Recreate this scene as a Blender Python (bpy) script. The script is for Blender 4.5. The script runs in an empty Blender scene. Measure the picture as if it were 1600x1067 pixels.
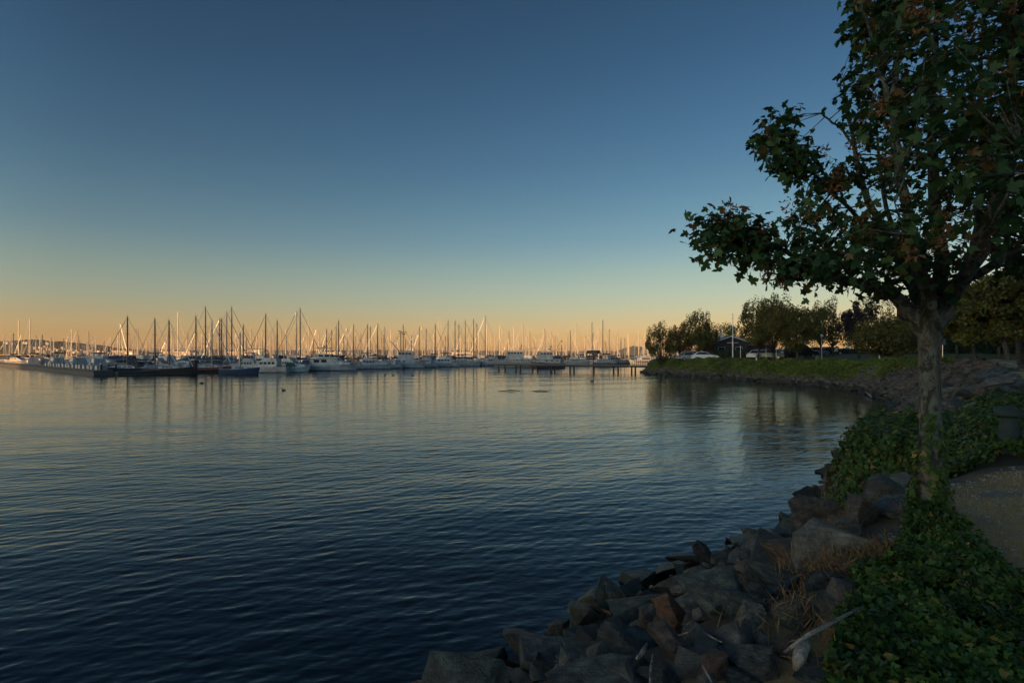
import bpy, bmesh, math, random
import numpy as np
from mathutils import Vector, Matrix, noise as mnoise
R = math.radians
random.seed(11); rng = np.random.default_rng(11)
SC = bpy.context.scene
COL = SC.collection

# ------------------------------------------------------------------ camera, sky, sun
F, CX, HY, EYE = 889.0, 800.0, 554.0, 3.6
cd = bpy.data.cameras.new('camera'); cam = bpy.data.objects.new('camera', cd); COL.objects.link(cam)
cd.lens = 20.0; cd.sensor_width = 36.0; cd.shift_y = 20.5/1600; cd.clip_end = 40000; cd.clip_start = 0.05
cam.location = (0, 0, EYE); cam.rotation_euler = (R(90), 0, 0)
SC.camera = cam

SUN_EL, SDX, SDY = 4.5, 0.70, 0.714            # sun rays travel towards (+x,+y): it stands low behind on the left
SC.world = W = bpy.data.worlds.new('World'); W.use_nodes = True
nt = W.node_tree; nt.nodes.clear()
def wn(t, **k):
    n = nt.nodes.new(t)
    for a, v in k.items(): setattr(n, a, v)
    return n
BACK_FILL = 3.0
sky = wn('ShaderNodeTexSky', sky_type='NISHITA'); sky.sun_disc = False
sky.sun_elevation = R(SUN_EL); sky.sun_rotation = math.atan2(-SDX, -SDY)
sky.altitude = 0; sky.air_density = 1.0; sky.dust_density = 1.0; sky.ozone_density = 1.0
tc = wn('ShaderNodeTexCoord'); sep = wn('ShaderNodeSeparateXYZ'); ramp = wn('ShaderNodeValToRGB')
mul = wn('ShaderNodeMixRGB', blend_type='MULTIPLY'); mul.inputs[0].default_value = 1
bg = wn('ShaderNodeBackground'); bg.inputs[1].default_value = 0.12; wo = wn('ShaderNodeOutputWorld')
L = nt.links.new
L(tc.outputs['Generated'], sep.inputs[0]); L(sep.outputs[2], ramp.inputs[0])
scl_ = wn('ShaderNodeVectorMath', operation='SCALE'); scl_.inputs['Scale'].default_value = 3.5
L(sky.outputs[0], mul.inputs[1]); L(ramp.outputs[0], scl_.inputs[0]); # unseen sky behind the viewpoint is brightened as added fill for the land
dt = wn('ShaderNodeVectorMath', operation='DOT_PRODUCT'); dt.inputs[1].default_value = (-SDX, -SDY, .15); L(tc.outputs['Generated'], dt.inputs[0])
mr = wn('ShaderNodeMapRange', interpolation_type='SMOOTHSTEP'); mr.inputs[1].default_value = -.15; mr.inputs[2].default_value = .8; mr.inputs[3].default_value = 1.0; mr.inputs[4].default_value = BACK_FILL
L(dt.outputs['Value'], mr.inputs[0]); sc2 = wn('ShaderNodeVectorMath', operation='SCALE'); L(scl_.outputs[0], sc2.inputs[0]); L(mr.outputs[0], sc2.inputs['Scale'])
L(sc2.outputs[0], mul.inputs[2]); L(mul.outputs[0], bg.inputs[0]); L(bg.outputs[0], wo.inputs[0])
SKY_TINT = [(0.0, (2.739, 2.139, 2.79)), (0.015, (2.44, 2.09, 2.697)), (0.032, (1.901, 1.64, 2.171)), (0.059, (1.547, 1.431, 1.771)), (0.081, (1.338, 1.385, 1.693)), (0.135, (1.086, 1.27, 1.495)), (0.188, (0.787, 1.082, 1.428)), (0.229, (0.654, 0.992, 1.34)), (0.269, (0.546, 0.902, 1.254)), (0.316, (0.466, 0.802, 1.186)), (0.362, (0.403, 0.739, 1.122)), (0.446, (0.315, 0.62, 0.979)), (0.516, (0.274, 0.547, 0.866)), (1.0, (0.195, 0.411, 0.667))]
SKY_TINT[-1:] = [(.72, (.20, .335, .52)), (1.0, (.16, .28, .44))]
SKY_TINT = [(p, (c[0]*1.03/3.5, c[1]*.995/3.5, c[2]*.965/3.5)) for p, c in SKY_TINT]     # the dusk colours of this sky, by height above the horizon
cr = ramp.color_ramp
def set_ramp(cr, stops):
    while len(cr.elements) > 1: cr.elements.remove(cr.elements[-1])
    for i, (p, c) in enumerate(stops):
        e = cr.elements[0] if i == 0 else cr.elements.new(p)
        e.position = p; e.color = (*c, 1)
set_ramp(cr, SKY_TINT)
sl = bpy.data.lights.new('sun', 'SUN'); sun = bpy.data.objects.new('sun', sl); COL.objects.link(sun)
sl.energy = 4.6; sl.angle = R(0.5); sl.color = (1.0, 0.52, 0.21)
sun.rotation_euler = Vector((SDX, SDY, -math.tan(R(SUN_EL)))).to_track_quat('-Z', 'Y').to_euler()
SC.view_settings.view_transform = 'Standard'; SC.view_settings.look = 'None'
SC.view_settings.exposure = 0.0; SC.view_settings.gamma = 1.0
SC.cycles.max_bounces = 6; SC.cycles.diffuse_bounces = 3; SC.cycles.glossy_bounces = 3
SC.cycles.transmission_bounces = 3; SC.cycles.transparent_max_bounces = 6; SC.cycles.volume_bounces = 0
SC.cycles.sample_clamp_indirect = 3.0
try: SC.cycles.use_denoising = True
except Exception: pass

# ------------------------------------------------------------------ helpers
def P(px, py, Y): return Vector(((px-CX)/F*Y, Y, EYE+(HY-py)/F*Y))
def tag(o, label=None, cat=None, group=None, kind=None):
    if label: o['label'] = label
    if cat: o['category'] = cat
    if group: o['group'] = group
    if kind: o['kind'] = kind
    return o
def empty(name, loc, rz=0.0, *t, **k):
    o = bpy.data.objects.new(name, None); COL.objects.link(o); o.location = loc; o.rotation_euler = (0, 0, rz)
    return tag(o, *t, **k)
class MB:
    def __init__(s): s.v = []; s.f = []; s.m = []
    def add(s, vs, fs, mi=0):
        b = len(s.v); s.v += [tuple(v) for v in vs]; s.f += [tuple(b+i for i in f) for f in fs]; s.m += [mi]*len(fs); return s
    def box(s, c, d, mi=0, rz=0.0, taper=1.0):
        cx, cy, cz = c; x, y, z = d[0]/2, d[1]/2, d[2]/2; ca, sa = math.cos(rz), math.sin(rz); vs = []
        for k, (sx, sy, sz) in enumerate([(a, b, e) for e in (-1, 1) for a, b in ((-1,-1),(1,-1),(1,1),(-1,1))]):
            t = taper if sz > 0 else 1.0; px, py = sx*x*t, sy*y*t
            vs.append((cx+px*ca-py*sa, cy+px*sa+py*ca, cz+sz*z))
        return s.add(vs, [(3,2,1,0),(4,5,6,7),(0,1,5,4),(1,2,6,5),(2,3,7,6),(3,0,4,7)], mi)
    def prism(s, prof, w0, w1=None, mi=0, y0=0.0):      # side profile (x,z[,halfwidth factor]) extruded across y
        n = len(prof); w1 = w0 if w1 is None else w1; zs = [p[1] for p in prof]; zl, zh = min(zs), max(zs)
        vs = []
        for sgn in (-1, 1):
            for p in prof:
                k = (p[1]-zl)/max(zh-zl, 1e-6); vs.append((p[0], y0+sgn*(w0+(w1-w0)*k), p[1]))
        fs = [tuple(range(n))[::-1], tuple(range(n, 2*n))] + [(i, (i+1) % n, n+(i+1) % n, n+i) for i in range(n)]
        return s.add(vs, fs, mi)
    def tube(s, pts, rad, n=8, mi=0, cap=True):
        pts = [Vector(p) for p in pts]
        if not hasattr(rad, '__len__'): rad = [rad]*len(pts)
        vs = []; prev = None
        for i, p in enumerate(pts):
            d = (pts[min(i+1, len(pts)-1)]-pts[max(i-1, 0)])
            d = d.normalized() if d.length > 1e-9 else Vector((0, 0, 1))
            if prev is None:
                a = d.cross(Vector((0, 1, 0)));
                if a.length < .1: a = d.cross(Vector((1, 0, 0)))
                a.normalize()
            else:
                a = (prev-d*prev.dot(d)); a.normalize()
            prev = a; b = d.cross(a)
            for k in range(n):
                t = 2*math.pi*k/n; vs.append(p+(a*math.cos(t)+b*math.sin(t))*rad[i])
        fs = [(i*n+k, i*n+(k+1) % n, (i+1)*n+(k+1) % n, (i+1)*n+k) for i in range(len(pts)-1) for k in range(n)]
        if cap: fs += [tuple(range(n))[::-1], tuple((len(pts)-1)*n+k for k in range(n))]
        return s.add(vs, fs, mi)
    def lathe(s, prof, n=12, c=(0, 0, 0), mi=0):
        vs = [(c[0]+r*math.cos(2*math.pi*k/n), c[1]+r*math.sin(2*math.pi*k/n), c[2]+z) for r, z in prof for k in range(n)]
        fs = [(i*n+k, i*n+(k+1) % n, (i+1)*n+(k+1) % n, (i+1)*n+k) for i in range(len(prof)-1) for k in range(n)]
        fs += [tuple(range(n))[::-1], tuple((len(prof)-1)*n+k for k in range(n))]
        return s.add(vs, fs, mi)
    def ell(s, c, r, n=10, mi=0):
        m = n//2+1
        return s.add([(c[0]+r[0]*math.sin(math.pi*i/m)*math.cos(2*math.pi*k/n), c[1]+r[1]*math.sin(math.pi*i/m)*math.sin(2*math.pi*k/n), c[2]-r[2]*math.cos(math.pi*i/m)) for i in range(m+1) for k in range(n)],
                     [(i*n+k, i*n+(k+1) % n, (i+1)*n+(k+1) % n, (i+1)*n+k) for i in range(m) for k in range(n)], mi)
    def build(s, name, mats, parent=None, smooth=False):
        me = bpy.data.meshes.new(name); me.from_pydata(s.v, [], s.f)
        for m in (mats if isinstance(mats, (list, tuple)) else [mats]): me.materials.append(m)
        me.polygons.foreach_set('material_index', s.m)
        if smooth: me.polygons.foreach_set('use_smooth', [True]*len(s.f))
        me.update()
        o = bpy.data.objects.new(name, me); COL.objects.link(o)
        if parent: o.parent = parent
        return o
def grid_mesh(name, X, Y, Z, mat, col=None, smooth=True):
    n, m = X.shape
    co = np.stack([X, Y, Z], -1).reshape(-1, 3)
    idx = np.arange(n*m).reshape(n, m)
    q = np.stack([idx[:-1, :-1], idx[:-1, 1:], idx[1:, 1:], idx[1:, :-1]], -1).reshape(-1, 4)
    return raw_mesh(name, co, q, mat, col, smooth)
def raw_mesh(name, co, q, mat, col=None, smooth=True, parent=None):
    k = q.shape[1]; me = bpy.data.meshes.new(name)
    me.vertices.add(len(co)); me.vertices.foreach_set('co', np.ascontiguousarray(co, np.float32).ravel())
    me.loops.add(q.size); me.loops.foreach_set('vertex_index', np.ascontiguousarray(q, np.int32).ravel())
    me.polygons.add(len(q)); me.polygons.foreach_set('loop_start', np.arange(0, q.size, k, dtype=np.int32))
    if smooth: me.polygons.foreach_set('use_smooth', np.ones(len(q), bool))
    mats = mat if isinstance(mat, (list, tuple)) else [mat]
    for m_ in mats: me.materials.append(m_)
    me.update(calc_edges=True); me.validate()
    if col is not None:
        a = me.color_attributes.new('zone', 'FLOAT_COLOR', 'POINT')
        c4 = np.ones((len(co), 4), np.float32); c4[:, :col.shape[1]] = col; a.data.foreach_set('color', c4.ravel())
    o = bpy.data.objects.new(name, me); COL.objects.link(o)
    if parent: o.parent = parent
    return o
def scatter(name, tv, tf, pos, rot, scl, mat, tint=None, parent=None, smooth=False):
    """many copies of one small outline in one mesh: pos (N,3) rot (N,3,3) scl (N,)"""
    N, k = len(pos), len(tv); tv = np.array(tv, float); tf = np.array(tf)
    co = np.einsum('nij,kj->nki', rot, tv)*np.reshape(scl, (-1, 1, 1))+pos[:, None, :]
    q = (tf[None]+(np.arange(N)*k)[:, None, None]).reshape(-1, tf.shape[1])
    col = None
    if tint is not None:
        tint = np.asarray(tint, float)
        if tint.ndim == 1: tint = np.stack([tint, tint, tint], -1)
        col = np.repeat(tint, k, axis=0)
    return raw_mesh(name, co.reshape(-1, 3), q, mat, col, smooth, parent)
def rand_rot(N, up=None, spread=1.0, r=None):
    """leaf frames: z axis = normal around 'up', y axis = random heading"""
    r = r or rng
    up = np.tile([0, 0, 1.0], (N, 1)) if up is None else up
    n = up+r.normal(0, spread, (N, 3)); n /= np.linalg.norm(n, axis=1, keepdims=True)+1e-9
    a = r.normal(0, 1, (N, 3)); y = a-n*(a*n).sum(1, keepdims=True); y /= np.linalg.norm(y, axis=1, keepdims=True)+1e-9
    x = np.cross(y, n); return np.stack([x, y, n], -1)
def vnoise(x, y, s=1.0, seed=0):
    x = np.asarray(x, float)*s+seed*17.31; y = np.asarray(y, float)*s+seed*7.77
    xi, yi = np.floor(x), np.floor(y); fx, fy = x-xi, y-yi; fx = fx*fx*(3-2*fx); fy = fy*fy*(3-2*fy)
    h = lambda a, b: np.modf(np.abs(np.sin(a*127.1+b*311.7)*43758.5453))[0]
    return (h(xi, yi)*(1-fx)+h(xi+1, yi)*fx)*(1-fy)+(h(xi, yi+1)*(1-fx)+h(xi+1, yi+1)*fx)*fy
def fbm(x, y, s=1.0, o=4, seed=0):
    t = 0; a = .5
    for i in range(o): t = t+a*vnoise(x, y, s*2**i, seed+i); a *= .5
    return t/(1-.5**o)

# ------------------------------------------------------------------ materials
MATS = {}
class NB:
    def __init__(s, name):
        s.m = bpy.data.materials.new(name); s.m.use_nodes = True; s.t = s.m.node_tree
        s.b = s.t.nodes['Principled BSDF']; s.out = s.t.nodes['Material Output']
    def n(s, typ, ins=None, **k):
        n = s.t.nodes.new(typ)
        for a, v in k.items(): setattr(n, a, v)
        for i, v in (ins or {}).items():
            if isinstance(v, bpy.types.NodeSocket): s.t.links.new(v, n.inputs[i])
            else: n.inputs[i].default_value = v
        return n
    def noise(s, scale, detail=4, vec=None, rough=.55, dist=0.0):
        i = {'Scale': scale, 'Detail': detail, 'Roughness': rough, 'Distortion': dist}
        if vec: i['Vector'] = vec
        return s.n('ShaderNodeTexNoise', i).outputs[0]
    def ramp(s, fac, stops):
        n = s.n('ShaderNodeValToRGB', {0: fac}); set_ramp(n.color_ramp, stops); return n.outputs[0]
    def mix(s, f, a, b, mode='MIX'):
        n = s.n('ShaderNodeMixRGB', {0: f, 1: a if isinstance(a, bpy.types.NodeSocket) else (*a, 1), 2: b if isinstance(b, bpy.types.NodeSocket) else (*b, 1)}, blend_type=mode)
        return n.outputs[0]
    def math(s, op, a, b=0.0, c=0.0, clamp=False):
        return s.n('ShaderNodeMath', {0: a, 1: b, 2: c}, operation=op, use_clamp=clamp).outputs[0]
    def obj(s): return s.n('ShaderNodeTexCoord').outputs['Object']
    def set(s, **k):
        for a, v in k.items():
            a = a.replace('_', ' ')
            if isinstance(v, bpy.types.NodeSocket): s.t.links.new(v, s.b.inputs[a])
            else: s.b.inputs[a].default_value = (*v, 1) if isinstance(v, tuple) and len(v) == 3 else v
        return s
    def bump(s, h, strength=.5, dist=.02):
        b = s.n('ShaderNodeBump', {'Height': h, 'Strength': strength, 'Distance': dist}); s.t.links.new(b.outputs[0], s.b.inputs['Normal']); return s
def paint(name, col, rough=.4, metal=0.0, var=.15, scale=1.5):
    if name in MATS: return MATS[name]
    m = NB(name); n = m.noise(scale, 5, m.obj())
    d = tuple(c*(1-var) for c in col); l = tuple(min(1, c*(1+var)) for c in col)
    m.set(Base_Color=m.ramp(n, [(0.3, d), (0.7, l)]), Roughness=rough, Metallic=metal)
    MATS[name] = m.m; return m.m
white = paint('white_gelcoat', (.36, .375, .39), .35, var=.35, scale=.8)
cream = paint('cream_gelcoat', (.66, .62, .52), .35)
navy = paint('navy_hull', (.018, .03, .06), .3)
bluep = paint('blue_hull', (.025, .06, .12), .3)
redp = paint('red_brown_hull', (.16, .04, .03), .4)
greenp = paint('dark_green_hull', (.02, .08, .06), .4)
black = paint('black_rubber', (.02, .02, .022), .5)
glass = paint('dark_glass', (.015, .02, .025), .08, var=.05)
alu = paint('mast_aluminium', (.30, .28, .24), .45, .3)
mastdark = paint('shaded_mast', (.10, .08, .065), .5)  # dark tone carries the shade on the nearer masts
mastcream = paint('sunlit_mast', (.62, .52, .36), .4)  # golden cream tone carries the sunlight on the farther masts
canvas_b = paint('blue_canvas', (.02, .045, .11), .9)
canvas_d = paint('dark_canvas', (.03, .035, .05), .9)
canvas_t = paint('tan_canvas', (.34, .27, .18), .9)
canvas_g = paint('green_canvas', (.03, .10, .08), .9)
canvas_r = paint('maroon_canvas', (.14, .02, .03), .9)
teak = paint('varnished_wood', (.16, .08, .04), .5)
steel = paint('stainless_rail', (.5, .5, .5), .3, .8)
concrete = paint('weathered_concrete', (.085, .088, .085), .85, var=.3, scale=3)
pilew = paint('creosoted_wood', (.035, .028, .022), .85, var=.3, scale=6)
decking = paint('grey_decking', (.16, .15, .14), .85, var=.25, scale=4)
boxw = paint('white_fibreglass_box', (.32, .33, .335), .5, var=.3)
darkroof = paint('dark_roofing', (.05, .048, .05), .8, var=.25)
brownwall = paint('brown_timber_wall', (.055, .03, .028), .8, var=.25)
trimw = paint('white_trim', (.7, .7, .7), .5)
teal = paint('teal_painted_metal', (.04, .14, .15), .45)
stonewhite = paint('house_wall_pale', (.6, .52, .42), .8)
asphalt = paint('asphalt', (.055, .057, .062), .9, var=.2, scale=5)

def foliage(name, dark, lite, alt=None, transl=.25, rough=.5):
    m = NB(name); a = m.n('ShaderNodeVertexColor', layer_name='zone')
    s = m.n('ShaderNodeSeparateColor', {0: a.outputs[0]})
    c = m.ramp(s.outputs[0], [(0, dark), (1, lite)])
    if alt: c = m.mix(s.outputs[1], c, alt)
    m.set(Base_Color=c, Roughness=rough)
    m.b.inputs['Specular IOR Level'].default_value = .2
    t = m.n('ShaderNodeBsdfTranslucent', {0: m.mix(1.0, c, (1.25, 1.3, .7), 'MULTIPLY')})
    mx = m.n('ShaderNodeMixShader', {0: transl, 1: m.b.outputs[0], 2: t.outputs[0]})
    m.t.links.new(mx.outputs[0], m.out.inputs[0]); return m.m
leafm = foliage('maple_leaf', (.024, .062, .026), (.07, .125, .04), (.18, .085, .035))
samara = foliage('dry_seed_wings', (.13, .055, .025), (.30, .14, .06), transl=.3)
ivym = foliage('ivy_leaf', (.016, .045, .010), (.075, .15, .028), (.22, .15, .04), .2, .45)
bankm = foliage('bank_bramble_leaf', (.05, .085, .016), (.14, .21, .035), (.18, .09, .03), .2)
treeg = foliage('park_tree_leaf', (.045, .062, .018), (.12, .14, .032), (.17, .08, .03), .25)
treer = foliage('copper_tree_leaf', (.07, .042, .022), (.16, .085, .038), (.09, .10, .03), .2)
treey = foliage('lime_tree_leaf', (.06, .095, .016), (.17, .21, .035), (.22, .12, .025), .25)
treed = foliage('plum_tree_leaf', (.02, .014, .022), (.055, .034, .045), None, .15)
treee = foliage('evergreen_leaf', (.02, .045, .022), (.055, .105, .04), None, .1)
hedgem = foliage('hedge_leaf', (.012, .03, .012), (.03, .055, .02), None, .1)
strawm = foliage('dry_grass_blade', (.17, .085, .045), (.46, .33, .17), (.12, .14, .04), .3, .8)

def bark_mat(name, a, b, c, sc=1.0):
    m = NB(name); o = m.obj()
    mp = m.n('ShaderNodeMapping', {0: o, 3: (sc, sc, .45*sc)})
    n1 = m.noise(14, 6, mp.outputs[0]); n2 = m.noise(5, 4, o, dist=.5); n3 = m.noise(38, 3, o)
    col = m.ramp(n1, [(.3, a), (.62, b)]); col = m.mix(m.ramp(n2, [(.52, (0, 0, 0)), (.6, (1, 1, 1))]), col, c)
    n4 = m.n('ShaderNodeTexVoronoi', {0: mp.outputs[0], 'Scale': 42.0}, feature='DISTANCE_TO_EDGE').outputs[0]
    col = m.mix(m.ramp(m.noise(6.5, 5, o, .7, 1.2), [(.50, (0, 0, 0)), (.55, (.9, .9, .9))]), col, tuple(x*.38 for x in a))
    col = m.mix(m.ramp(m.noise(24, 4, mp.outputs[0], .7, .8), [(.56, (0, 0, 0)), (.61, (.9, .9, .9))]), col, tuple(x*.4 for x in a))
    m.set(Base_Color=col, Roughness=.9); m.bump(m.math('ADD', m.math('MULTIPLY', n4, .35), n1, m.math('MULTIPLY', n3, .4)), .8, .02); return m.m
bark = bark_mat('maple_bark', (.045, .042, .034), (.12, .115, .095), (.10, .125, .10))
barkd = bark_mat('park_tree_bark', (.03, .024, .02), (.08, .065, .05), (.07, .07, .055), .5)

def rock_mat():
    m = NB('riprap_stone'); o = m.obj(); info = m.n('ShaderNodeObjectInfo')
    geo = m.n('ShaderNodeNewGeometry'); sp = m.n('ShaderNodeSeparateXYZ', {0: geo.outputs['Position']})
    off = m.n('ShaderNodeVectorMath', {0: o, 1: info.outputs['Location']}, operation='ADD').outputs[0]
    n1 = m.noise(3.0, 8, off, .62, .3); n2 = m.noise(22, 5, off, .6); n3 = m.noise(1.3, 4, off, .5, .8)
    tn = m.n('ShaderNodeAttribute', attribute_name='tone', attribute_type='OBJECT').outputs[2]
    tn = m.math('MULTIPLY', tn, 1.0)
    base = m.ramp(tn, [(0, (.030, .032, .035)), (.2, (.085, .10, .085)), (.4, (.115, .078, .056)), (.6, (.065, .085, .09)), (.8, (.13, .122, .105)), (1, (.23, .215, .18))])
    col = m.mix(m.ramp(n1, [(.36, (0, 0, 0)), (.66, (1, 1, 1))]), m.mix(1.0, base, (.30, .31, .33), 'MULTIPLY'), m.mix(1.0, base, (1.6, 1.52, 1.4), 'MULTIPLY'))
    st_ = m.noise(2.2, 6, m.n('ShaderNodeMapping', {0: off, 2: (.5, .35, .2), 3: (.35, .5, 3.6)}).outputs[0], .65, .4)
    col = m.mix(m.ramp(st_, [(.46, (0, 0, 0)), (.56, (.55, .55, .55))]), col, m.mix(1.0, base, (.42, .40, .38), 'MULTIPLY'))
    col = m.mix(m.ramp(n3, [(.64, (0, 0, 0)), (.74, (.5, .5, .5))]), col, (.12, .07, .04))
    col = m.mix(m.ramp(n2, [(.62, (0, 0, 0)), (.70, (.55, .55, .55))]), col, (.20, .21, .19))
    att = m.n('ShaderNodeAttribute', attribute_name='stain', attribute_type='OBJECT')
    col = m.mix(m.math('MULTIPLY', att.outputs[2], m.ramp(st_, [(.36, (0, 0, 0)), (.66, (.8, .8, .8))])), col, (.20, .085, .035))
    wet = m.ramp(m.math('ADD', sp.outputs[2], m.math('MULTIPLY', n1, .3)), [(.40, (1, 1, 1)), (.72, (0, 0, 0))])
    col = m.mix(wet, col, m.mix(1.0, col, (.26, .32, .22), 'MULTIPLY'))
    m.set(Base_Color=col, Roughness=m.math('SUBTRACT', .85, m.math('MULTIPLY', wet, .4)))
    m.bump(m.math('ADD', m.math('ADD', m.math('MULTIPLY', n1, 1.0), m.math('MULTIPLY', n2, .35)), m.math('MULTIPLY', st_, .7)), .9, .06); return m.m
rockm = rock_mat()
driftm = bark_mat('bleached_driftwood', (.16, .14, .115), (.32, .29, .25), (.24, .21, .18), 2)
rustw = bark_mat('wet_brown_wood', (.06, .03, .018), (.13, .07, .04), (.09, .05, .03), 2)

def ground_mat():
    m = NB('shore_ground'); a = m.n('ShaderNodeVertexColor', layer_name='zone'); s = m.n('ShaderNodeSeparateColor', {0: a.outputs[0]})
    geo = m.n('ShaderNodeNewGeometry').outputs['Position']
    n1 = m.noise(1.2, 6, geo, .6); n2 = m.noise(30, 5, geo, .7); n3 = m.noise(140, 2, geo, .6)
    soil = m.ramp(n2, [(.3, (.025, .019, .013)), (.7, (.075, .058, .04))])
    grav = m.ramp(n3, [(.35, (.07, .07, .068)), (.5, (.17, .165, .155)), (.68, (.38, .36, .32))])
    straw = m.ramp(m.math('ADD', m.math('MULTIPLY', n2, .6), m.math('MULTIPLY', n3, .4)), [(.3, (.22, .135, .055)), (.55, (.44, .28, .115)), (.7, (.55, .39, .18))])
    lawn = m.ramp(m.math('ADD', m.math('MULTIPLY', n2, .5), m.math('MULTIPLY', n1, .5)), [(.3, (.05, .08, .02)), (.7, (.13, .16, .045))])
    zz = m.n('ShaderNodeSeparateXYZ', {0: geo}).outputs[2]
    soil = m.mix(m.ramp(zz, [(.35, (1, 1, 1)), (.9, (0, 0, 0))]), soil, (.012, .012, .010))
    c = m.mix(s.outputs[0], soil, grav); c = m.mix(m.math('MULTIPLY', s.outputs[1], m.ramp(n1, [(.3, (.45, .45, .45)), (.5, (1, 1, 1))])), c, straw); c = m.mix(s.outputs[2], c, lawn)
    m.set(Base_Color=c, Roughness=.95); m.bump(m.math('ADD', n2, m.math('MULTIPLY', n3, .6)), .7, .03); return m.m
groundm = ground_mat()

def water_mat():
    m = NB('sea_water'); geo = m.n('ShaderNodeNewGeometry').outputs['Position']
    mp = m.n('ShaderNodeMapping', {0: geo, 2: (0, 0, R(-14)), 3: (.42, 1, 1)}).outputs[0]
    n1 = m.noise(4.2, 3, mp, .5, .3); n2 = m.noise(13, 3, mp, .55, .2); n3 = m.noise(.9, 3, mp, .5)
    h = m.math('ADD', m.math('MULTIPLY', n1, .55), m.math('ADD', m.math('MULTIPLY', n2, .24), m.math('MULTIPLY', n3, .9)))
    m.set(Base_Color=(.004, .010, .013), Roughness=.03, IOR=1.33); m.bump(h, 1.0, .016); return m.m
waterm = water_mat()

def hill_mat():
    m = NB('wooded_hillside'); geo = m.n('ShaderNodeNewGeometry').outputs['Position']
    n1 = m.noise(.03, 6, geo, .65); n2 = m.noise(.2, 4, geo, .6)
    m.set(Base_Color=m.ramp(m.math('MULTIPLY', m.math('ADD', n1, n2), .5), [(.35, (.02, .03, .018)), (.55, (.05, .055, .03)), (.7, (.10, .08, .05))]), Roughness=1.0); m.bump(n2, 1, 3); return m.m
hillm = hill_mat()

# ------------------------------------------------------------------ terrain shape
SH = np.array([(-260,-140),(-120,-60),(-40,-14),(-15,-1),(-6,3.6),(-0.7,6.2),(.65,7.2),(1.35,8.0),(3.2,9.8),(5.7,11.6),(8.2,14.8),(11,18.5),(16,25),(24.5,35),(29,43),(34,55),(35.5,63),(34.5,70),(33.4,74),(30,89),(27,102),(25.7,113),(28,121),(45,132),(110,150),(300,190),(900,300)], float)
def sdist(x, y):
    x = np.asarray(x, float); y = np.asarray(y, float); best = np.full(x.shape, 1e9); sg = np.ones(x.shape)
    for a, b in zip(SH[:-1], SH[1:]):
        d = b-a; l2 = d@d; t = np.clip(((x-a[0])*d[0]+(y-a[1])*d[1])/l2, 0, 1)
        qx, qy = x-(a[0]+t*d[0]), y-(a[1]+t*d[1]); dd = np.hypot(qx, qy); cr_ = d[0]*qy-d[1]*qx
        k = dd < best-1e-9; sg = np.where(k, np.where(cr_ < 0, 1, -1), sg); best = np.where(k, dd, best)
    return best*sg
def sm(t): t = np.clip(t, 0, 1); return t*t*(3-2*t)
def height(x, y, d=None):
    d = sdist(x, y) if d is None else d
    far = sm((y-12)/14.0); f2 = sm((y-45)/20); top = 1.92+.98*far-.4*f2; w = 3.7+.6*far
    slope = np.clip(d/w, -1.2, 1)
    z = np.where(d < 0, d*.45, top*(1-(1-np.clip(slope, 0, 1))**1.5))
    z = np.maximum(z, -2.5)
    z = z+np.where(d > w, np.minimum(.9+.3*f2, (d-w)*(.022+.018*f2)), 0)
    z = z-np.where(y < 20, .26, .12)*sm((d-.2)/.7)*sm((w-.5-d)/.8)
    z = z+(fbm(x, y, .5, 3, 5)-.5)*.22*np.clip(d/2, 0, 1)+(fbm(x, y, 2.5, 2, 9)-.5)*.05*np.clip(d, 0, 1)
    return z
def hit(px, py, tmax=400):
    t = np.concatenate([np.linspace(1.5, 30, 900), np.linspace(30, tmax, 1500)])
    x = (px-CX)/F*t; z = EYE+(HY-py)/F*t; g = np.maximum(height(x, t), 0); k = np.argmax(z <= g)
    return Vector((x[k], t[k], g[k])) if (z <= g).any() else Vector((x[-1], t[-1], g[-1]))
def gz(x, y): return float(height(np.array([x]), np.array([y]))[0])
def in_poly(px, py, poly):
    px = np.asarray(px); py = np.asarray(py); c = np.zeros(px.shape, bool); n = len(poly)
    for i in range(n):
        x1, y1 = poly[i]; x2, y2 = poly[i-1]
        k = ((y1 > py) != (y2 > py)) & (px < (x2-x1)*(py-y1)/((y2-y1) or 1e-9)+x1); c ^= k
    return c
def sp_axis(lo, hi, c, n, k):
    u = np.linspace(-1, 1, n); s = np.sinh(k*u)/math.sinh(k); return np.where(s < 0, c+s*(c-lo), c+s*(hi-c))
gx = sp_axis(-300, 900, 6, 330, 5.2); gy = sp_axis(-140, 400, 9, 330, 4.6)
X, Y = np.meshgrid(gx, gy); D = sdist(X, Y); Z = height(X, Y, D)
SPX, SPY = CX+X/np.maximum(Y, .5)*F, 0
gravel = sm((D-3.2)/1.2)*sm((9-D)/3)*(Y < 14); drygr = sm((D-3.0)/1.0)*sm((13-D)/3)*(Y < 60)*(1-.85*sm((fbm(X*.5, Y*1.6, .9, 3, 27)-.50)/.12))
lawn = sm((D-7)/3)*sm((Y-20)/10); 
o = grid_mesh('ground', X, Y, Z, groundm, np.stack([gravel.ravel(), drygr.ravel(), lawn.ravel()], -1)); tag(o, kind='structure')

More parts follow.
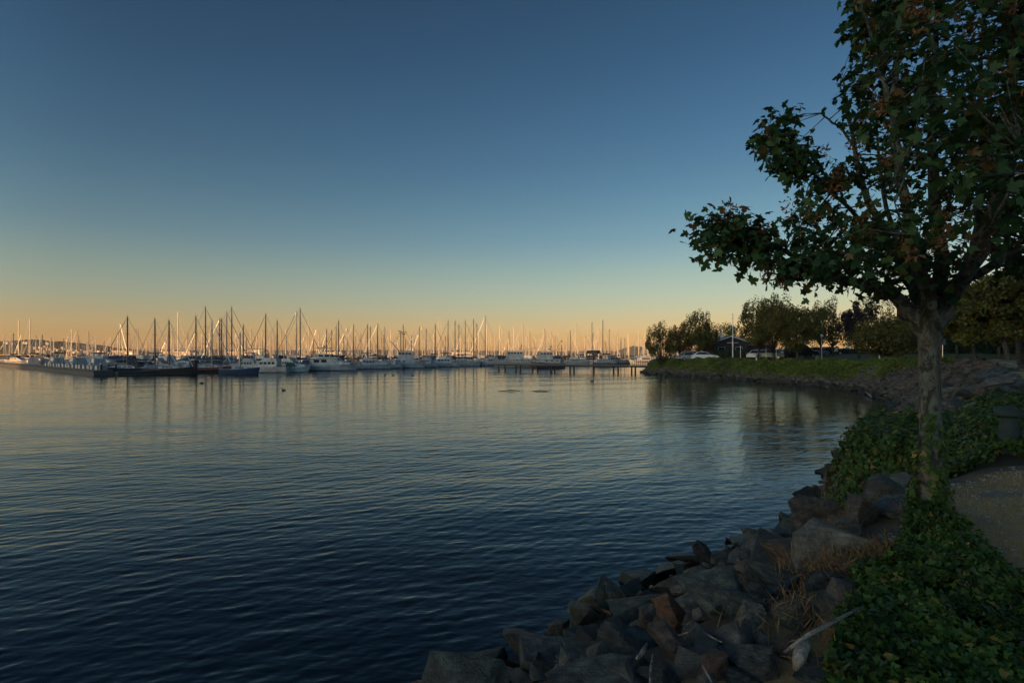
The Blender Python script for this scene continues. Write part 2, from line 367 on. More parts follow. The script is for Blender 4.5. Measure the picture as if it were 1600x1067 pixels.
# unseen bluff behind the viewpoint (ridge shaped to keep the low sun off the near water) and hills across the bay
bx = np.linspace(-1500, 900, 200); by = np.linspace(-700, -60, 80); BX, BY = np.meshgrid(bx, by)
prof = np.exp(-((BY+350)/120.0)**2)*60.5
edge = sm((BX+665)/100)
BZ = 1.5+prof*edge*(.93+.14*fbm(BX, BY, .02, 3, 3))+sm((-BY-50)/40)*(fbm(BX, BY, .12, 3, 8)-.5)*6*edge
o = grid_mesh('hillside', BX, BY, BZ, hillm); tag(o, kind='structure')
def hill(name, pts, Yc, dep, seed):       # pts: skyline as (px, py) at distance Yc
    xs = np.linspace((pts[0][0]-CX)/F*Yc, (pts[-1][0]-CX)/F*Yc, 420); pxs = xs/Yc*F+CX
    top = EYE+(HY-np.interp(pxs, [p[0] for p in pts], [p[1] for p in pts]))/F*Yc
    top = top+(vnoise(xs, xs*0, .12, seed)*.5+vnoise(xs, xs*0, .05, seed+3)-.7)*Yc*.0025
    ys = np.linspace(0, 1, 40); HX = np.tile(xs, (40, 1)); t = ys[:, None]
    HYY = Yc-dep*(1-2*t)+0*HX; HZ = -1+(top[None]+1)*np.sin(np.pi*np.clip(t, 0, 1))**.7
    HZ = HZ+(fbm(HX, HYY, .03, 3, seed)-.5)*Yc*.002*np.sin(np.pi*t)
    tag(grid_mesh(name, HX, HYY, HZ, hillm), kind='structure')
hill('hill', [(-300,533),(-60,531),(0,534),(30,532),(60,532),(110,535),(135,538),(160,541),(185,545),(215,549),(235,554)], 1150, 90, 1)
hill('distant_hills', [(-100,549),(200,548),(280,547),(330,546.5),(420,548),(520,548),(600,547),(700,547.5),(800,549),(905,549),(960,549),(972,545),(990,541),(1010,542),(1060,543),(1120,547),(1400,548),(1800,550)], 2600, 120, 4)

# ------------------------------------------------------------------ water
def waves(x, y):
    z = np.zeros_like(x); r = np.random.default_rng(4)
    for lam, amp, cnt, spr in ((9, .013, 4, .18), (2.6, .0034, 7, .35), (1.0, .0021, 10, .34), (.48, .0019, 16, .36), (.25, .0014, 20, .42), (.14, .0007, 16, .6)):
        for i in range(cnt):
            l = lam*r.uniform(.75, 1.3); a = R(110)+r.normal(0, spr); k = 2*math.pi/l
            ph = r.uniform(0, 6.28)+.8*np.sin(x*.11/lam**.5+i)*1.0
            mod = .55+.9*vnoise(x, y, .35/lam, 30+i)
            z += amp*mod*r.uniform(.6, 1.2)*np.sin(k*(x*math.cos(a)+y*math.sin(a))+ph)/math.sqrt(cnt)*1.5
    return z
rr = 4*np.exp(np.linspace(0, math.log(170/4), 1000)); th = np.linspace(R(-47), R(47), 900)
TH, RR = np.meshgrid(th, rr); WX, WY = RR*np.sin(TH), RR*np.cos(TH)
WZ = waves(WX, WY)*(.75+.5*fbm(WX, WY, .05, 3, 2))
n1, m1 = WX.shape; idx = np.arange(n1*m1).reshape(n1, m1)
q = np.stack([idx[:-1, :-1], idx[:-1, 1:], idx[1:, 1:], idx[1:, :-1]], -1).reshape(-1, 4)[:, ::-1]
keep = (sdist(WX, WY) < 3)[:-1, :-1].ravel(); q = q[keep]
co = np.stack([WX, WY, WZ], -1).reshape(-1, 3)
s_ = 26000; base = np.array([(-s_, -s_, -.09), (s_, -s_, -.09), (s_, s_, -.09), (-s_, s_, -.09)])
co = np.vstack([co, base]); q = np.vstack([q, [[n1*m1, n1*m1+1, n1*m1+2, n1*m1+3]]])
used = np.zeros(len(co), bool); used[q.ravel()] = True; remap = np.cumsum(used)-1
o = raw_mesh('water', co[used], remap[q], waterm); tag(o, kind='structure')

# ------------------------------------------------------------------ marina
def hull_into(mb, Ln, B, Dp, mi=0, deckmi=1, stripemi=None, bow=1.9, flare=.9, sheer=.35, stern=.72):
    ns = 14; rings = []
    for i in range(ns):
        t = i/(ns-1); x = -Ln/2+Ln*t
        b = B/2*(1-max(0, (t-.42)/.58)**2.3)*(stern+(1-stern)*min(1, t/.4)); b = max(b, .02)
        z = Dp*(1+sheer*max(0, (t-.3)/.7)**1.7); rk = max(0, (t-.8)/.2)**1.5*Ln*.05
        half = [(0, -.35+.3*max(0, (t-.8)/.2)), (b*.7*flare, -.22), (b*.88*flare, .04), (b*.92*flare, .16), (b*(.97), z*.72), (b, z)]
        ring = [(x-rk*(1-h[1]/z), -h[0], h[1]) for h in half[::-1]]+[(x-rk*(1-h[1]/z), h[0], h[1]) for h in half[1:]]
        rings.append(ring)
    m = len(rings[0]); vs = [p for r_ in rings for p in r_]; b0 = len(mb.v)
    mb.v += vs
    for i in range(ns-1):
        for k in range(m-1):
            zi = k if k < m//2 else m-2-k      # 0 = top band
            mi_ = stripemi if (stripemi is not None and zi == 2) else mi
            mb.f.append((b0+i*m+k, b0+(i+1)*m+k, b0+(i+1)*m+k+1, b0+i*m+k+1)); mb.m.append(mi_)
        mb.f.append((b0+i*m, b0+i*m+m-1, b0+(i+1)*m+m-1, b0+(i+1)*m)); mb.m.append(deckmi)
    mb.f.append(tuple(b0+k for k in range(m))); mb.m.append(mi)
    return lambda t: Dp*(1+sheer*max(0, (t-.3)/.7)**1.7)

def mast_into(mb, x, z0, h, r=.11, mi=0, spreaders=2, B=3.0):
    mb.tube([(x, 0, z0), (x, 0, h*.6), (x, 0, h)], [r, r*.95, r*.75], 8, mi)
    for k in range(spreaders):
        z = z0+(h-z0)*((.5,), (.36, .66))[spreaders-1][k]; w = B*.28*(1-.2*k)
        mb.tube([(x, -w, z), (x, 0, z+.03), (x, w, z)], .035, 5, mi)
    mb.tube([(x, 0, h), (x-.1, .05, h+.7)], .018, 4, mi); mb.box((x-.12, 0, h+.1), (.5, .04, .04), mi)

def sail_boat(loc, rz, Ln, h, hullm, coverm, mastm, label, furl=None, dodger=None, group='sailing boats moored near the outer dock', rstay=.05, stripe=None, mastx=.08):
    r_ = empty('sailboat', loc, rz, label, 'sailboat', group)
    B = Ln*.31; Dp = .75+Ln*.03
    mb = MB(); hull_into(mb, Ln, B, Dp, 0, 1, 2); mb.build('hull', [hullm, white, stripe or darkroof], r_)
    mb = MB(); a, b = -Ln*.18, Ln*.26; hc = Dp+.42
    mb.prism([(a, Dp), (a+.12, hc+.06), (b-.9, hc+.1), (b, Dp+.08)], B*.30, B*.24); mb.build('cabin', white, r_)
    for s in (-1, 1):
        for k in range(3):
            w = MB(); w.box((a+.9+k*(b-a-1.8)/3, s*(B*.285), Dp+.27), (.55, .05, .14)); w.build('cabin_window', glass, r_)
    mb = MB(); mx = Ln*mastx; mast_into(mb, mx, Dp+.3, h, .15, 0, 2, B); mb.build('mast', mastm, r_)
    bm = MB(); bz = Dp+1.35; bm.tube([(mx-.05, 0, bz), (-Ln*.33, 0, bz+.05)], .07, 6); bo = bm.build('boom', mastm, r_)
    if coverm:
        c = MB(); n = 9
        c.tube([(mx-.02, 0, bz+.5), (mx-.3, 0, bz+.3)]+[(mx-.3-(Ln*.33+mx-.5)*t, 0, bz+.22-.06*math.sin(t*9)) for t in np.linspace(.1, 1, n)], [.12, .24]+[.22-.1*t for t in np.linspace(0, 1, n)], 8)
        c.build('sail_cover', coverm, bo, True)
    g = MB(); g.tube([(Ln*.49, 0, Dp*1.3), (mx, 0, h-.1)], rstay if furl is None else .025, 5)
    g.tube([(-Ln*.49, 0, Dp), (mx, 0, h)], .035, 4)
    for s in (-1, 1): g.tube([(mx, s*B*.42, Dp), (mx, s*B*.28, Dp+(h-Dp)*.5), (mx, 0, h-.4)], .016, 4)
    g.build('rigging', steel, r_)
    if furl is not None:
        f = MB(); p0, p1 = Vector((Ln*.475, 0, Dp*1.3+.3)), Vector((mx, 0, h-.1))
        f.tube([p0.lerp(p1, t) for t in (0, .05, .5, .9, .97)], [.02, .055, .05, .04, .02], 7); f.build('furled_sail', furl, r_)
    rl = MB()
    for s in (-1, 1):
        rl.tube([(-Ln*.47, s*B*.33, Dp+.6), (0, s*B*.47, Dp+.62), (Ln*.3, s*B*.33, Dp*1.15+.6), (Ln*.48, 0, Dp*1.35+.6)], .016, 4)
        for t in (-.47, -.25, 0, .2, .35): rl.tube([(Ln*t, s*B*(.47 if abs(t) < .3 else .33), Dp), (Ln*t, s*B*(.47 if abs(t) < .3 else .33), Dp+.62)], .016, 4)
    rl.build('rail', steel, r_)
    if dodger:
        d = MB(); d.prism([(a-.7, Dp+.2), (a-.6, hc+.75), (a+.2, hc+.82), (a+.8, hc+.1)], B*.28, B*.24); d.build('canvas_dodger', dodger, r_)
    return r_

def power_boat(loc, rz, Ln, label, kind='cruiser', hullm=None, top=None, group='motor boats moored near the outer dock', canv=None):
    name = {'cruiser': 'motor_cruiser', 'yacht': 'motor_yacht', 'trawler': 'trawler', 'open': 'motorboat'}[kind]
    r_ = empty(name, loc, rz, label, {'cruiser': 'motor boat', 'yacht': 'motor yacht', 'trawler': 'trawler', 'open': 'motor boat'}[kind], group)
    hullm = hullm or white; top = top or white; B = Ln*.33; Dp = .6+Ln*.06
    mb = MB(); hull_into(mb, Ln, B, Dp, 0, 1, 2, sheer={'trawler': .65, 'yacht': .35}.get(kind, .4), stern=.88); mb.build('hull', [hullm, white, navy if hullm is white else darkroof], r_)
    def wins(xs, w, z, h, y, parent=r_, nm='cabin_window'):
        for x in xs:
            for s in (-1, 1): m = MB(); m.box((x, s*y, z), (w, .05, h)); m.build(nm, glass, parent)
    rad = MB()
    if kind == 'cruiser':
        a, b, h = -Ln*.30, Ln*.22, Dp+1.15
        mb = MB(); mb.prism([(a, Dp-.05), (a, h), (b-1.6, h), (b-.6, Dp+.55), (b+Ln*.16, Dp+.35), (b+Ln*.2, Dp-.05)], B*.42, B*.36); cb = mb.build('cabin', top, r_)
        wins([a+.7+k*(b-a-2.6)/3 for k in range(4)], (b-a-2.6)/3-.25, h-.42, .42, B*.385)
        wd = MB(); wd.prism([(b-1.52, h-.08), (b-1.44, h-.08), (b-.62, Dp+.62), (b-.7, Dp+.62)], B*.33, B*.31); wd.build('windscreen', glass, r_)
        if Ln > 8:
            fb = MB(); fb.prism([(a+.2, h), (a+.2, h+.5), (b-2.2, h+.62), (b-1.7, h)], B*.34, B*.32); fb.build('flybridge', top, r_)
            rad.tube([(a+.8, -B*.3, h+.5), (a+.5, -B*.26, h+1.5), (a+.5, B*.26, h+1.5), (a+.8, B*.3, h+.5)], .06, 6)
            rad.tube([(a+.5, 0, h+1.5), (a+.3, 0, h+3.0)], .03, 5)
            if canv:
                c = MB(); c.prism([(a+.3, h+1.55), (a+.4, h+1.75), (b-2.4, h+1.75), (b-2.2, h+1.6)], B*.36); c.build('canvas_top', canv, r_)
    elif kind == 'yacht':
        a, b, h = -Ln*.40, Ln*.20, Dp+1.35
        mb = MB(); mb.prism([(a+.7, Dp), (a+.7, h), (b-1.2, h), (b+.4, Dp+.6), (b+Ln*.14, Dp+.5), (b+Ln*.17, Dp)], B*.42, B*.38); mb.build('saloon', top, r_)
        mb = MB(); mb.prism([(a-.3, h), (a-.3, h+.14), (b-.9, h+.14), (b-.6, h)], B*.47); mb.build('upper_deck', top, r_)
        wins([a+1.7+k*1.6 for k in range(int((b-a-2.4)/1.6))], 1.15, Dp+.85, .6, B*.405)
        mb = MB(); mb.prism([(a+1.6, h+.14), (a+1.5, h+1.0), (b-2.6, h+1.0), (b-1.0, h+.2)], B*.38, B*.34); mb.build('flybridge', top, r_)
        wins([a+2.6+k*1.3 for k in range(3)], .95, h+.66, .38, B*.36)
        mb = MB(); mb.prism([(a+1.5, h+2.35), (a+1.7, h+2.5), (b-2.9, h+2.5), (b-2.6, h+2.4)], B*.40); mb.build('hardtop', top, r_)
        mb = MB()
        for x in (a+1.9, (a+b)/2-.3, b-3.1):
            for s in (-1, 1): mb.tube([(x-.3, s*B*.34, h+.9), (x, s*B*.36, h+2.4)], .05, 5)
        mb.build('hardtop_leg', top, r_)
        rad.tube([(a+2.4, 0, h+2.5), (a+2.2, 0, h+3.4)], .05, 5); rad.ell((a+2.9, 0, h+2.75), (.3, .3, .22)); rad.box((a+2.3, 0, h+3.2), (.12, 1.3, .14)); rad.tube([(a+1.8, .5, h+2.5), (a+1.4, .5, h+5.0)], .02, 4)
    elif kind == 'trawler':
        a, b, h = -Ln*.18, Ln*.20, Dp+2.3
        mb = MB(); mb.prism([(a-Ln*.2, Dp-.05), (a-Ln*.2, Dp+1.1), (b+.3, Dp+1.15), (b+.6, Dp+.15)], B*.42, B*.40); mb.build('deckhouse', top, r_)
        mb = MB(); mb.prism([(a, Dp+1.1), (a+.05, h+.75), (b-.15, h+.9), (b-.2, Dp+1.1)], B*.38, B*.36); mb.build('wheelhouse', top, r_)
        mb = MB(); mb.prism([(a-.35, h+.82), (a-.3, h+.95), (b+.1, h+1.08), (b+.15, h+.95)], B*.42); mb.build('wheelhouse_roof', top, r_)
        wins([a+.55+k*.85 for k in range(int((b-a-.6)/.85))], .58, h+.32, .42, B*.375)
        f = MB()
        for k in range(4): f.box((b-.14, -B*.27+k*B*.18, h+.38), (.06, B*.13, .42))
        f.build('windscreen', glass, r_); wins([a-Ln*.12, a+.3, a+1.7], .5, Dp+.7, .35, B*.415)
        rad.tube([(a+.6, 0, h+.9), (a+.5, 0, h+3.2)], [.16, .08], 6); rad.box((a+.7, 0, h+2.1), (.3, 1.7, .16)); rad.ell((a+1.0, 0, h+1.6), (.35, .35, .24)); rad.ell((a+.5, .6, h+2.4), (.25, .25, .25)); rad.tube([(a, -.6, h+.9), (a-.3, -.6, h+4.2)], .025, 4)
        dv = MB(); dv.tube([(a-.2, 0, h+1.3), (a-Ln*.33, 0, h+1.9)], .06, 5); dv.build('boom', alu, r_)
    else:
        mb = MB(); mb.prism([(-.4, Dp), (-.1, Dp+.5), (Ln*.18, Dp+.35), (Ln*.34, Dp+.05)], B*.36, B*.28); mb.build('foredeck', white, r_)
        wd = MB(); wd.prism([(-.5, Dp+.95), (-.42, Dp+.95), (.35, Dp+.45), (.25, Dp+.4)], B*.34, B*.3); wd.build('windscreen', glass, r_)
        if canv:
            c = MB(); c.prism([(-Ln*.44, Dp+.1), (-Ln*.4, Dp+1.0), (-.5, Dp+1.15), (-.3, Dp+.7), (-.1, Dp+.2)], B*.4, B*.3); c.build('canvas_top', canv, r_)
        om = MB(); om.prism([(-Ln*.5-.5, .1), (-Ln*.5-.45, Dp+.4), (-Ln*.5, Dp+.45), (-Ln*.5, .1)], .22); om.build('outboard_motor', black, r_)
    if rad.v: rad.build('radar_mast', top, r_)
    rl = MB()
    for s in (-1, 1):
        rl.tube([(0, s*B*.47, Dp+.65), (Ln*.28, s*B*.36, Dp*1.2+.65), (Ln*.47, 0, Dp*1.4+.6)], .02, 4)
        for t, w in ((0, .47), (.14, .43), (.28, .36), (.4, .2)): rl.tube([(Ln*t, s*B*w, Dp), (Ln*t, s*B*w, Dp*1.2+.6)], .018, 4)
    rl.build('rail', steel, r_)
    return r_

# outer floating breakwater and the docks behind it
def W0(px, py): t = F*EYE/(py-HY); return Vector(((px-CX)/F*t, t, 0))    # a point on the water
CORN = Vector((-70, 97.5, 0)); LEFT = Vector((-205, 222, 0)); RGT = Vector((-19, 186, 0))
def dock(name, a, b, w, h, mat, label, cat, kindg=None, edge=None):
    d = b-a; ln = d.length; rz = math.atan2(d.y, d.x); c = (a+b)/2
    e_ = empty(name, (c.x, c.y, 0), rz, label, cat, kindg)
    m = MB(); m.box((0, 0, h/2-.2), (ln, w, h+.4)); m.build('float', mat, e_)
    m = MB(); m.box((0, -w/2-.04, h-.12), (ln, .07, .2)); m.box((0, w/2+.04, h-.12), (ln, .07, .2)); m.build('fender_board', edge or pilew, e_)
    m = MB(); k = max(2, int(ln/2.4))
    for i in range(k): m.box((-ln/2+(i+.5)*ln/k, 0, h+.02), (ln/k-.03, w-.1, .035))
    m.build('deck_planks', decking, e_)
    return e_
dock('floating_breakwater', CORN, LEFT, 2.8, .85, concrete, 'long low concrete breakwater float running out past the white dock boxes', 'breakwater')
u2 = (RGT-CORN).normalized()
dock('floating_dock', CORN+u2*1.6, RGT, 2.4, .55, concrete, 'outer floating dock that carries the nearest row of boats', 'dock', 'floating docks')
for i, (a, b) in enumerate([((-165, 205), (-30, 245)), ((-200, 260), (10, 300)), ((-60, 300), (90, 250)), ((-250, 330), (60, 380))]):
    dock('floating_dock', Vector((*a, 0)), Vector((*b, 0)), 2.2, .5, concrete, 'floating walkway between the rows of boats farther inside the marina', 'dock', 'floating docks')
def pile(p, h=3.6, r=.17, label='dark wooden mooring pile with a pale cone cap beside the docks', nm='mooring_pile', cap=True):
    e_ = empty(nm, (p[0], p[1], 0), 0, label, 'pile', 'mooring piles along the docks')
    m = MB(); m.lathe([(r*1.05, -1.2), (r, .3), (r*.95, h)], 10); m.build('shaft', pilew, e_)
    if cap:
        m = MB(); m.lathe([(r*1.25, h+.004), (r*1.2, h+.08), (.03, h+.42)], 10); m.build('cap', boxw, e_)
    return e_
ud = (LEFT-CORN).normalized(); nd = Vector((-ud.y, ud.x, 0)); nd = nd if nd.y > 0 else -nd
for i in range(17):
    c = CORN+ud*(2.4+i*3.35+(i % 3)*.35)+nd*.5
    e_ = empty('dock_box', (c.x, c.y, .895), math.atan2(ud.y, ud.x), 'white fibreglass dock box standing on the concrete breakwater', 'dock box', 'white dock boxes on the breakwater')
    m = MB(); m.box((0, 0, .30), (1.75, .8, .6)); m.build('body', boxw, e_)
    m = MB(); m.prism([(-.92, .603), (-.88, .72), (.88, .72), (.92, .603)], .44, .36); m.build('lid', boxw, e_)
    if i % 2 == 0:
        q = c+ud*1.65
        e_ = empty('power_pedestal', (q.x, q.y, .89), 0, 'dark power pedestal between two white dock boxes', 'power pedestal', 'power pedestals on the breakwater')
        m = MB(); m.box((0, 0, .45), (.28, .28, .9), taper=.85); m.build('post', darkroof, e_)
        m = MB(); m.box((0, 0, .98), (.36, .36, .14), taper=.6); m.build('cap', boxw, e_)
for px, py in ((158, 586.5), (181, 585), (417, 580.2), (497, 577), (640, 573.5)): p = W0(px, py); pile(p, 1.9 if px != 417 else 2.1)
for k in range(16):
    t = rng.uniform(0, 1); p = Vector((-180+190*t+rng.normal(0, 6), 215+60*t+rng.normal(0, 12), 0)); pile(p, rng.uniform(2.5, 3.4))
e_ = empty('dolphin_pile', W0(302.5, 583.5), 0, 'thick square brown timber pile between two moored sailboats', 'pile', 'mooring piles along the docks')
m = MB(); m.box((0, 0, .8), (.95, .95, 3.6)); m.build('shaft', brownwall, e_); m = MB(); m.box((0, 0, 2.66), (1.1, 1.1, .12)); m.build('cap', trimw, e_)

A0, A1 = 0.0, math.pi; DK = math.atan2(LEFT.y-CORN.y, LEFT.x-CORN.x)
def at(px, Y): return ((px-CX)/F*Y, Y, 0)
def mh(top, Y): return EYE+(HY-top)/F*Y
# the front boats: px of the mast, depth, top of the mast, heading, length, hull, cover, mast, furl, dodger, label
FB = [
 (199, 108, 495, A1, 10.5, navy, canvas_d, mastdark, canvas_d, canvas_d, 'sailboat with dark boom cover and black mast just behind the breakwater corner'),
 (242, 112, 498, A0, 9.6, white, canvas_b, mastdark, None, canvas_b, 'sailboat with bright blue canvas and a thin dark mast beside the breakwater corner'),
 (264, 105, 501, A0, 8.8, black, None, teak, None, None, 'low black-hulled sailboat with white deck and brown mast tied outside the dock'),
 (306, 118, 494, A0, 9.8, white, canvas_d, mastdark, canvas_d, None, 'white sailboat with rolled dark foresail right above the square timber pile'),
 (321, 124, 480, A0, 12.0, white, canvas_b, mastdark, canvas_d, canvas_b, 'tall-masted white sailboat with blue cover behind the red-brown hull'),
 (331, 116, 500, A0, 8.6, redp, canvas_b, alu, None, None, 'sailboat with low red-brown hull beside the blue-hulled sloop'),
 (343, 130, 499, A1, 9.4, white, canvas_d, mastdark, None, None, 'white sailboat whose dark mast is the first of a close pair'),
 (346, 126, 498, A0, 9.8, greenp, canvas_g, mastdark, canvas_d, None, 'dark green sailboat whose mast is the second of a close pair'),
 (354, 122, 487, A0, 11.0, white, canvas_d, alu, canvas_d, canvas_d, 'white sailboat with a tall grey mast beside the tallest one'),
 (362, 126, 480, A0, 12.4, white, canvas_b, mastdark, canvas_d, None, 'sailboat with the tallest dark mast above the blue-hulled sloop'),
 (375, 104, 520, A0, 7.0, bluep, None, alu, None, None, 'small blue-hulled sloop with pale green deck tied outside the dock'),
 (380, 131, 508, A1, 8.8, white, canvas_r, mastdark, None, canvas_d, 'white sailboat with maroon canvas behind the small blue sloop'),
 (415, 124, 491, A1, 11.2, white, canvas_b, mastdark, canvas_d, None, 'sailboat with rolled foresail slanting left behind the white cabin cruiser'),
 (433, 128, 501, A0, 9.6, white, canvas_d, mastdark, None, None, 'sailboat with thin dark mast rising over the stern of the white cabin cruiser'),
 (463, 132, 487, A1, 11.4, white, canvas_d, alu, canvas_d, canvas_b, 'sailboat with grey mast, left one of the tall twin masts'),
 (469, 134, 482, A0, 12.4, navy, canvas_r, mastdark, canvas_d, None, 'navy sailboat with maroon cover under the taller of the twin masts'),
 (510, 150, 515, A1, 8.6, white, canvas_b, mastdark, None, None, 'small sailboat hidden behind the stern of the big motor yacht'),
 (525, 156, 512, A1, 9.2, white, canvas_d, mastdark, None, None, 'sailboat whose mast shows just behind the yacht radar'),
 (529, 146, 501, A1, 10.6, white, canvas_d, mastdark, canvas_d, None, 'sailboat with the tall mast rising behind the hardtop of the motor yacht'),
 (542, 158, 512, A1, 9.2, white, canvas_t, alu, None, None, 'sailboat with grey mast near the bow of the motor yacht'),
 (552, 154, 508, A1, 9.4, white, canvas_g, mastdark, None, None, 'sailboat with green cover past the bow of the motor yacht'),
 (574, 158, 507, A1, 10.0, white, canvas_b, mastdark, canvas_d, canvas_b, 'white sailboat with foresail line slanting down toward the motor yacht'),
 (590, 155, 507, A1, 10.4, white, canvas_d, mastdark, None, None, 'white sailboat with thick dark mast left of the fishing boat'),
 (601, 160, 511, A0, 9.2, greenp, canvas_d, alu, None, None, 'green sailboat moored just left of the fishing boat'),
 (630, 168, 508, A0, 10.4, white, canvas_b, mastdark, None, None, 'sailboat whose mast stands beside the lattice mast of the fishing boat'),
 (655, 163, 512, A1, 9.4, white, canvas_d, mastdark, None, canvas_d, 'white sailboat with dark dodger right of the fishing boat'),
 (666, 172, 514, A0, 9.0, white, canvas_t, mastdark, None, None, 'sailboat with tan cover, nearer of two short masts past the fishing boat'),
 (680, 174, 507, A0, 10.4, white, canvas_b, mastdark, canvas_d, None, 'sailboat with dark mast beside the brightest cream one'),
 (700, 176, 501, A1, 11.0, white, canvas_d, mastdark, canvas_d, None, 'sailboat with tall dark mast and foresail slanting left above the long white cruiser'),
 (711, 178, 502, A1, 11.0, white, canvas_d, mastdark, None, None, 'sailboat with plain dark mast above the long white cruiser bow'),
 (717, 182, 507, A0, 10.2, white, canvas_b, mastdark, None, None, 'sailboat with blue cover between two tall dark masts'),
 (727, 180, 501, A0, 11.0, navy, canvas_d, mastdark, canvas_d, None, 'navy sailboat with dark mast above the long white cruiser stern'),
 (740, 184, 499, A0, 11.6, white, canvas_d, mastdark, None, None, 'white sailboat with tall dark mast, left one of the pair before the pier'),
 (745, 186, 506, A0, 10.6, white, canvas_b, mastdark, canvas_d, None, 'white sailboat with foresail slanting right, second of the pair before the pier'),
 (758, 190, 494, A1, 12.4, white, canvas_d, mastdark, None, None, 'sailboat with the tallest mast just before the pier begins'),
]
for (px, Yd, top, az, Ln, hm, cv, mm, fu, dg, lb) in FB:
    sail_boat(at(px, Yd), az+rng.normal(0, .12), Ln, mh(top, Yd), hm, cv, mm, lb, fu, dg, mastx=.0)
PBs = [
 ((232, 116), A0, 7.6, 'cruiser', white, None, canvas_b, 'small white cruiser with dark windscreen behind the black-hulled sailboat'),
 ((252, 121), A0, 8.6, 'cruiser', white, None, canvas_d, 'white cruiser with rounded cabin behind the brown-masted sailboat'),
 ((282, 122), A1, 7.4, 'cruiser', white, None, None, 'short white motor boat left of the square timber pile'),
 ((88, 140), DK, 9.6, 'cruiser', white, None, canvas_d, 'white motor cruiser with dark canvas roof behind the breakwater boxes'),
 ((120, 125), DK, 10.4, 'cruiser', white, None, None, 'long white cruiser with sweeping windows behind the breakwater boxes'),
 ((152, 112), DK, 8.6, 'cruiser', white, None, canvas_b, 'white cruiser with blue cockpit canvas behind the last dock boxes'),
 ((52, 168), DK, 9.0, 'cruiser', white, None, canvas_d, 'white cruiser far along the breakwater beyond the leaning masts'),
 ((336, 122), A1, 7.6, 'open', white, None, canvas_b, 'open white motorboat with blue hood beside the red-brown hull'),
 ((380, 117), A1, 8.2, 'cruiser', white, None, canvas_d, 'old cabin cruiser with square lit windows behind the blue sloop'),
 ((414, 114), A1, 9.6, 'cruiser', white, None, None, 'large white cabin cruiser with flybridge beside the cone-capped pile'),
 ((458, 124), A0, 8.2, 'cruiser', white, None, None, 'low white cruiser behind the small covered skiff'),
 ((463, 115.5), A0, 4.6, 'open', white, None, canvas_g, 'small white skiff with dark cover tied outside the dock'),
 ((519, 128), A0, 11.8, 'yacht', white, None, None, 'big white motor yacht with hardtop flybridge and radar'),
 ((583, 141), A0, 9.0, 'cruiser', white, None, canvas_b, 'white cruiser just past the bow of the big motor yacht'),
 ((605, 148), A1, 7.8, 'cruiser', white, None, None, 'low white cruiser left of the fishing boat'),
 ((660, 160), A1, 8.6, 'cruiser', white, None, None, 'white cruiser right of the fishing boat'),
 ((690, 166), A1, 10.4, 'cruiser', white, None, canvas_d, 'long white cruiser with three dark side windows near the pier'),
 ((728, 176), A0, 9.6, 'open', white, None, None, 'long white motorboat under the dark masts beside the cruiser'),
 ((764, 182), A1, 9.4, 'cruiser', white, None, None, 'pale cruiser moored where the pier begins'),
 ((805, 162), A1, 13.0, 'trawler', paint('grey_blue_hull', (.18, .24, .28), .4), None, None, 'grey trawler yacht with long wheelhouse behind the pier'),
 ((853, 160), A1, 10.8, 'trawler', navy, None, None, 'navy-hulled trawler yacht with two round radar domes behind the pier'),
 ((902, 185), A0, 8.6, 'cruiser', white, None, canvas_b, 'white cruiser seen above the pier deck left of the shelter roof'),
 ((946, 178), A0, 8.0, 'cruiser', bluep, None, canvas_d, 'blue motor boat behind the pier right of the shelter roof'),
]
for (px, Yd), az, Ln, kd, hm, tp, cv, lb in PBs:
    power_boat(at(px, Yd), az+rng.normal(0, .1), Ln, lb, kd, hm, tp, canv=cv)
# the fishing boat with its boom and lattice mast
fbt = power_boat(at(634, 152), A0+.1, 10.8, 'white fishing boat with tall rigged gallows mast and slanting boom', 'trawler', white)
for c in list(fbt.children):
    if c.name.startswith(('boom', 'radar_mast')): bpy.data.objects.remove(c)
m = MB(); m.tube([(-1.3, -.18, 3.6), (-1.3, -.18, 9.6)], .1, 6); m.tube([(-1.3, .18, 3.6), (-1.3, .18, 9.6)], .1, 6)
for k in range(8): m.box((-1.3, 0, 4+k*.75), (.08, .4, .1))
m.tube([(-2.0, 0, 9.9), (0.3, 0, 9.5)], .09, 5); m.box((-.5, 0, 9.1), (.7, .3, .45)); m.build('gallows_mast', mastdark, fbt)
m = MB(); m.tube([(-1.6, 0, 4.2), (-3.4, 0, 6.6), (-4.3, 0, 7.3)], [.11, .09, .07], 6); m.build('boom', mastdark, fbt)
m = MB(); m.tube([(-1.3, 0, 9.7), (-3.4, 0, 6.6)], .04, 4); m.tube([(-1.3, 0, 9.7), (1.2, 0, 5.6)], .06, 4); m.tube([(-1.6, 0, 9.9), (-2.9, 0, 5.0)], .05, 4); m.build('stay', steel, fbt)

# simple single-mesh boats for the rows farther in (a few pixels of hull each)
def far_sail(mastm, coverm, Ln, h, hullm=white, furl=None):
    mb = MB(); B = Ln*.31; Dp = 1.05; hull_into(mb, Ln, B, Dp, 0, 0, 0); a, b = -Ln*.18, Ln*.24
    mb.prism([(a, Dp), (a+.12, Dp+.45), (b-.9, Dp+.5), (b, Dp+.05)], B*.3, B*.24, 0)
    mb.tube([(0, 0, Dp), (0, 0, h)], [.2, .16], 6, 1); mb.tube([(0, -B*.27, h*.5), (0, B*.27, h*.5)], .03, 4, 1)
    mb.tube([(0, 0, Dp+1.5), (-Ln*.33, 0, Dp+1.45)], .2, 6, 2)
    mb.tube([(Ln*.47, 0, Dp*1.3), (0, 0, h)], .035 if furl is None else .13, 5, 3); mb.tube([(-Ln*.49, 0, Dp), (0, 0, h)], .03, 3, 3)
    o = mb.build('sailboat', [hullm, mastm, coverm, furl or steel]); return o
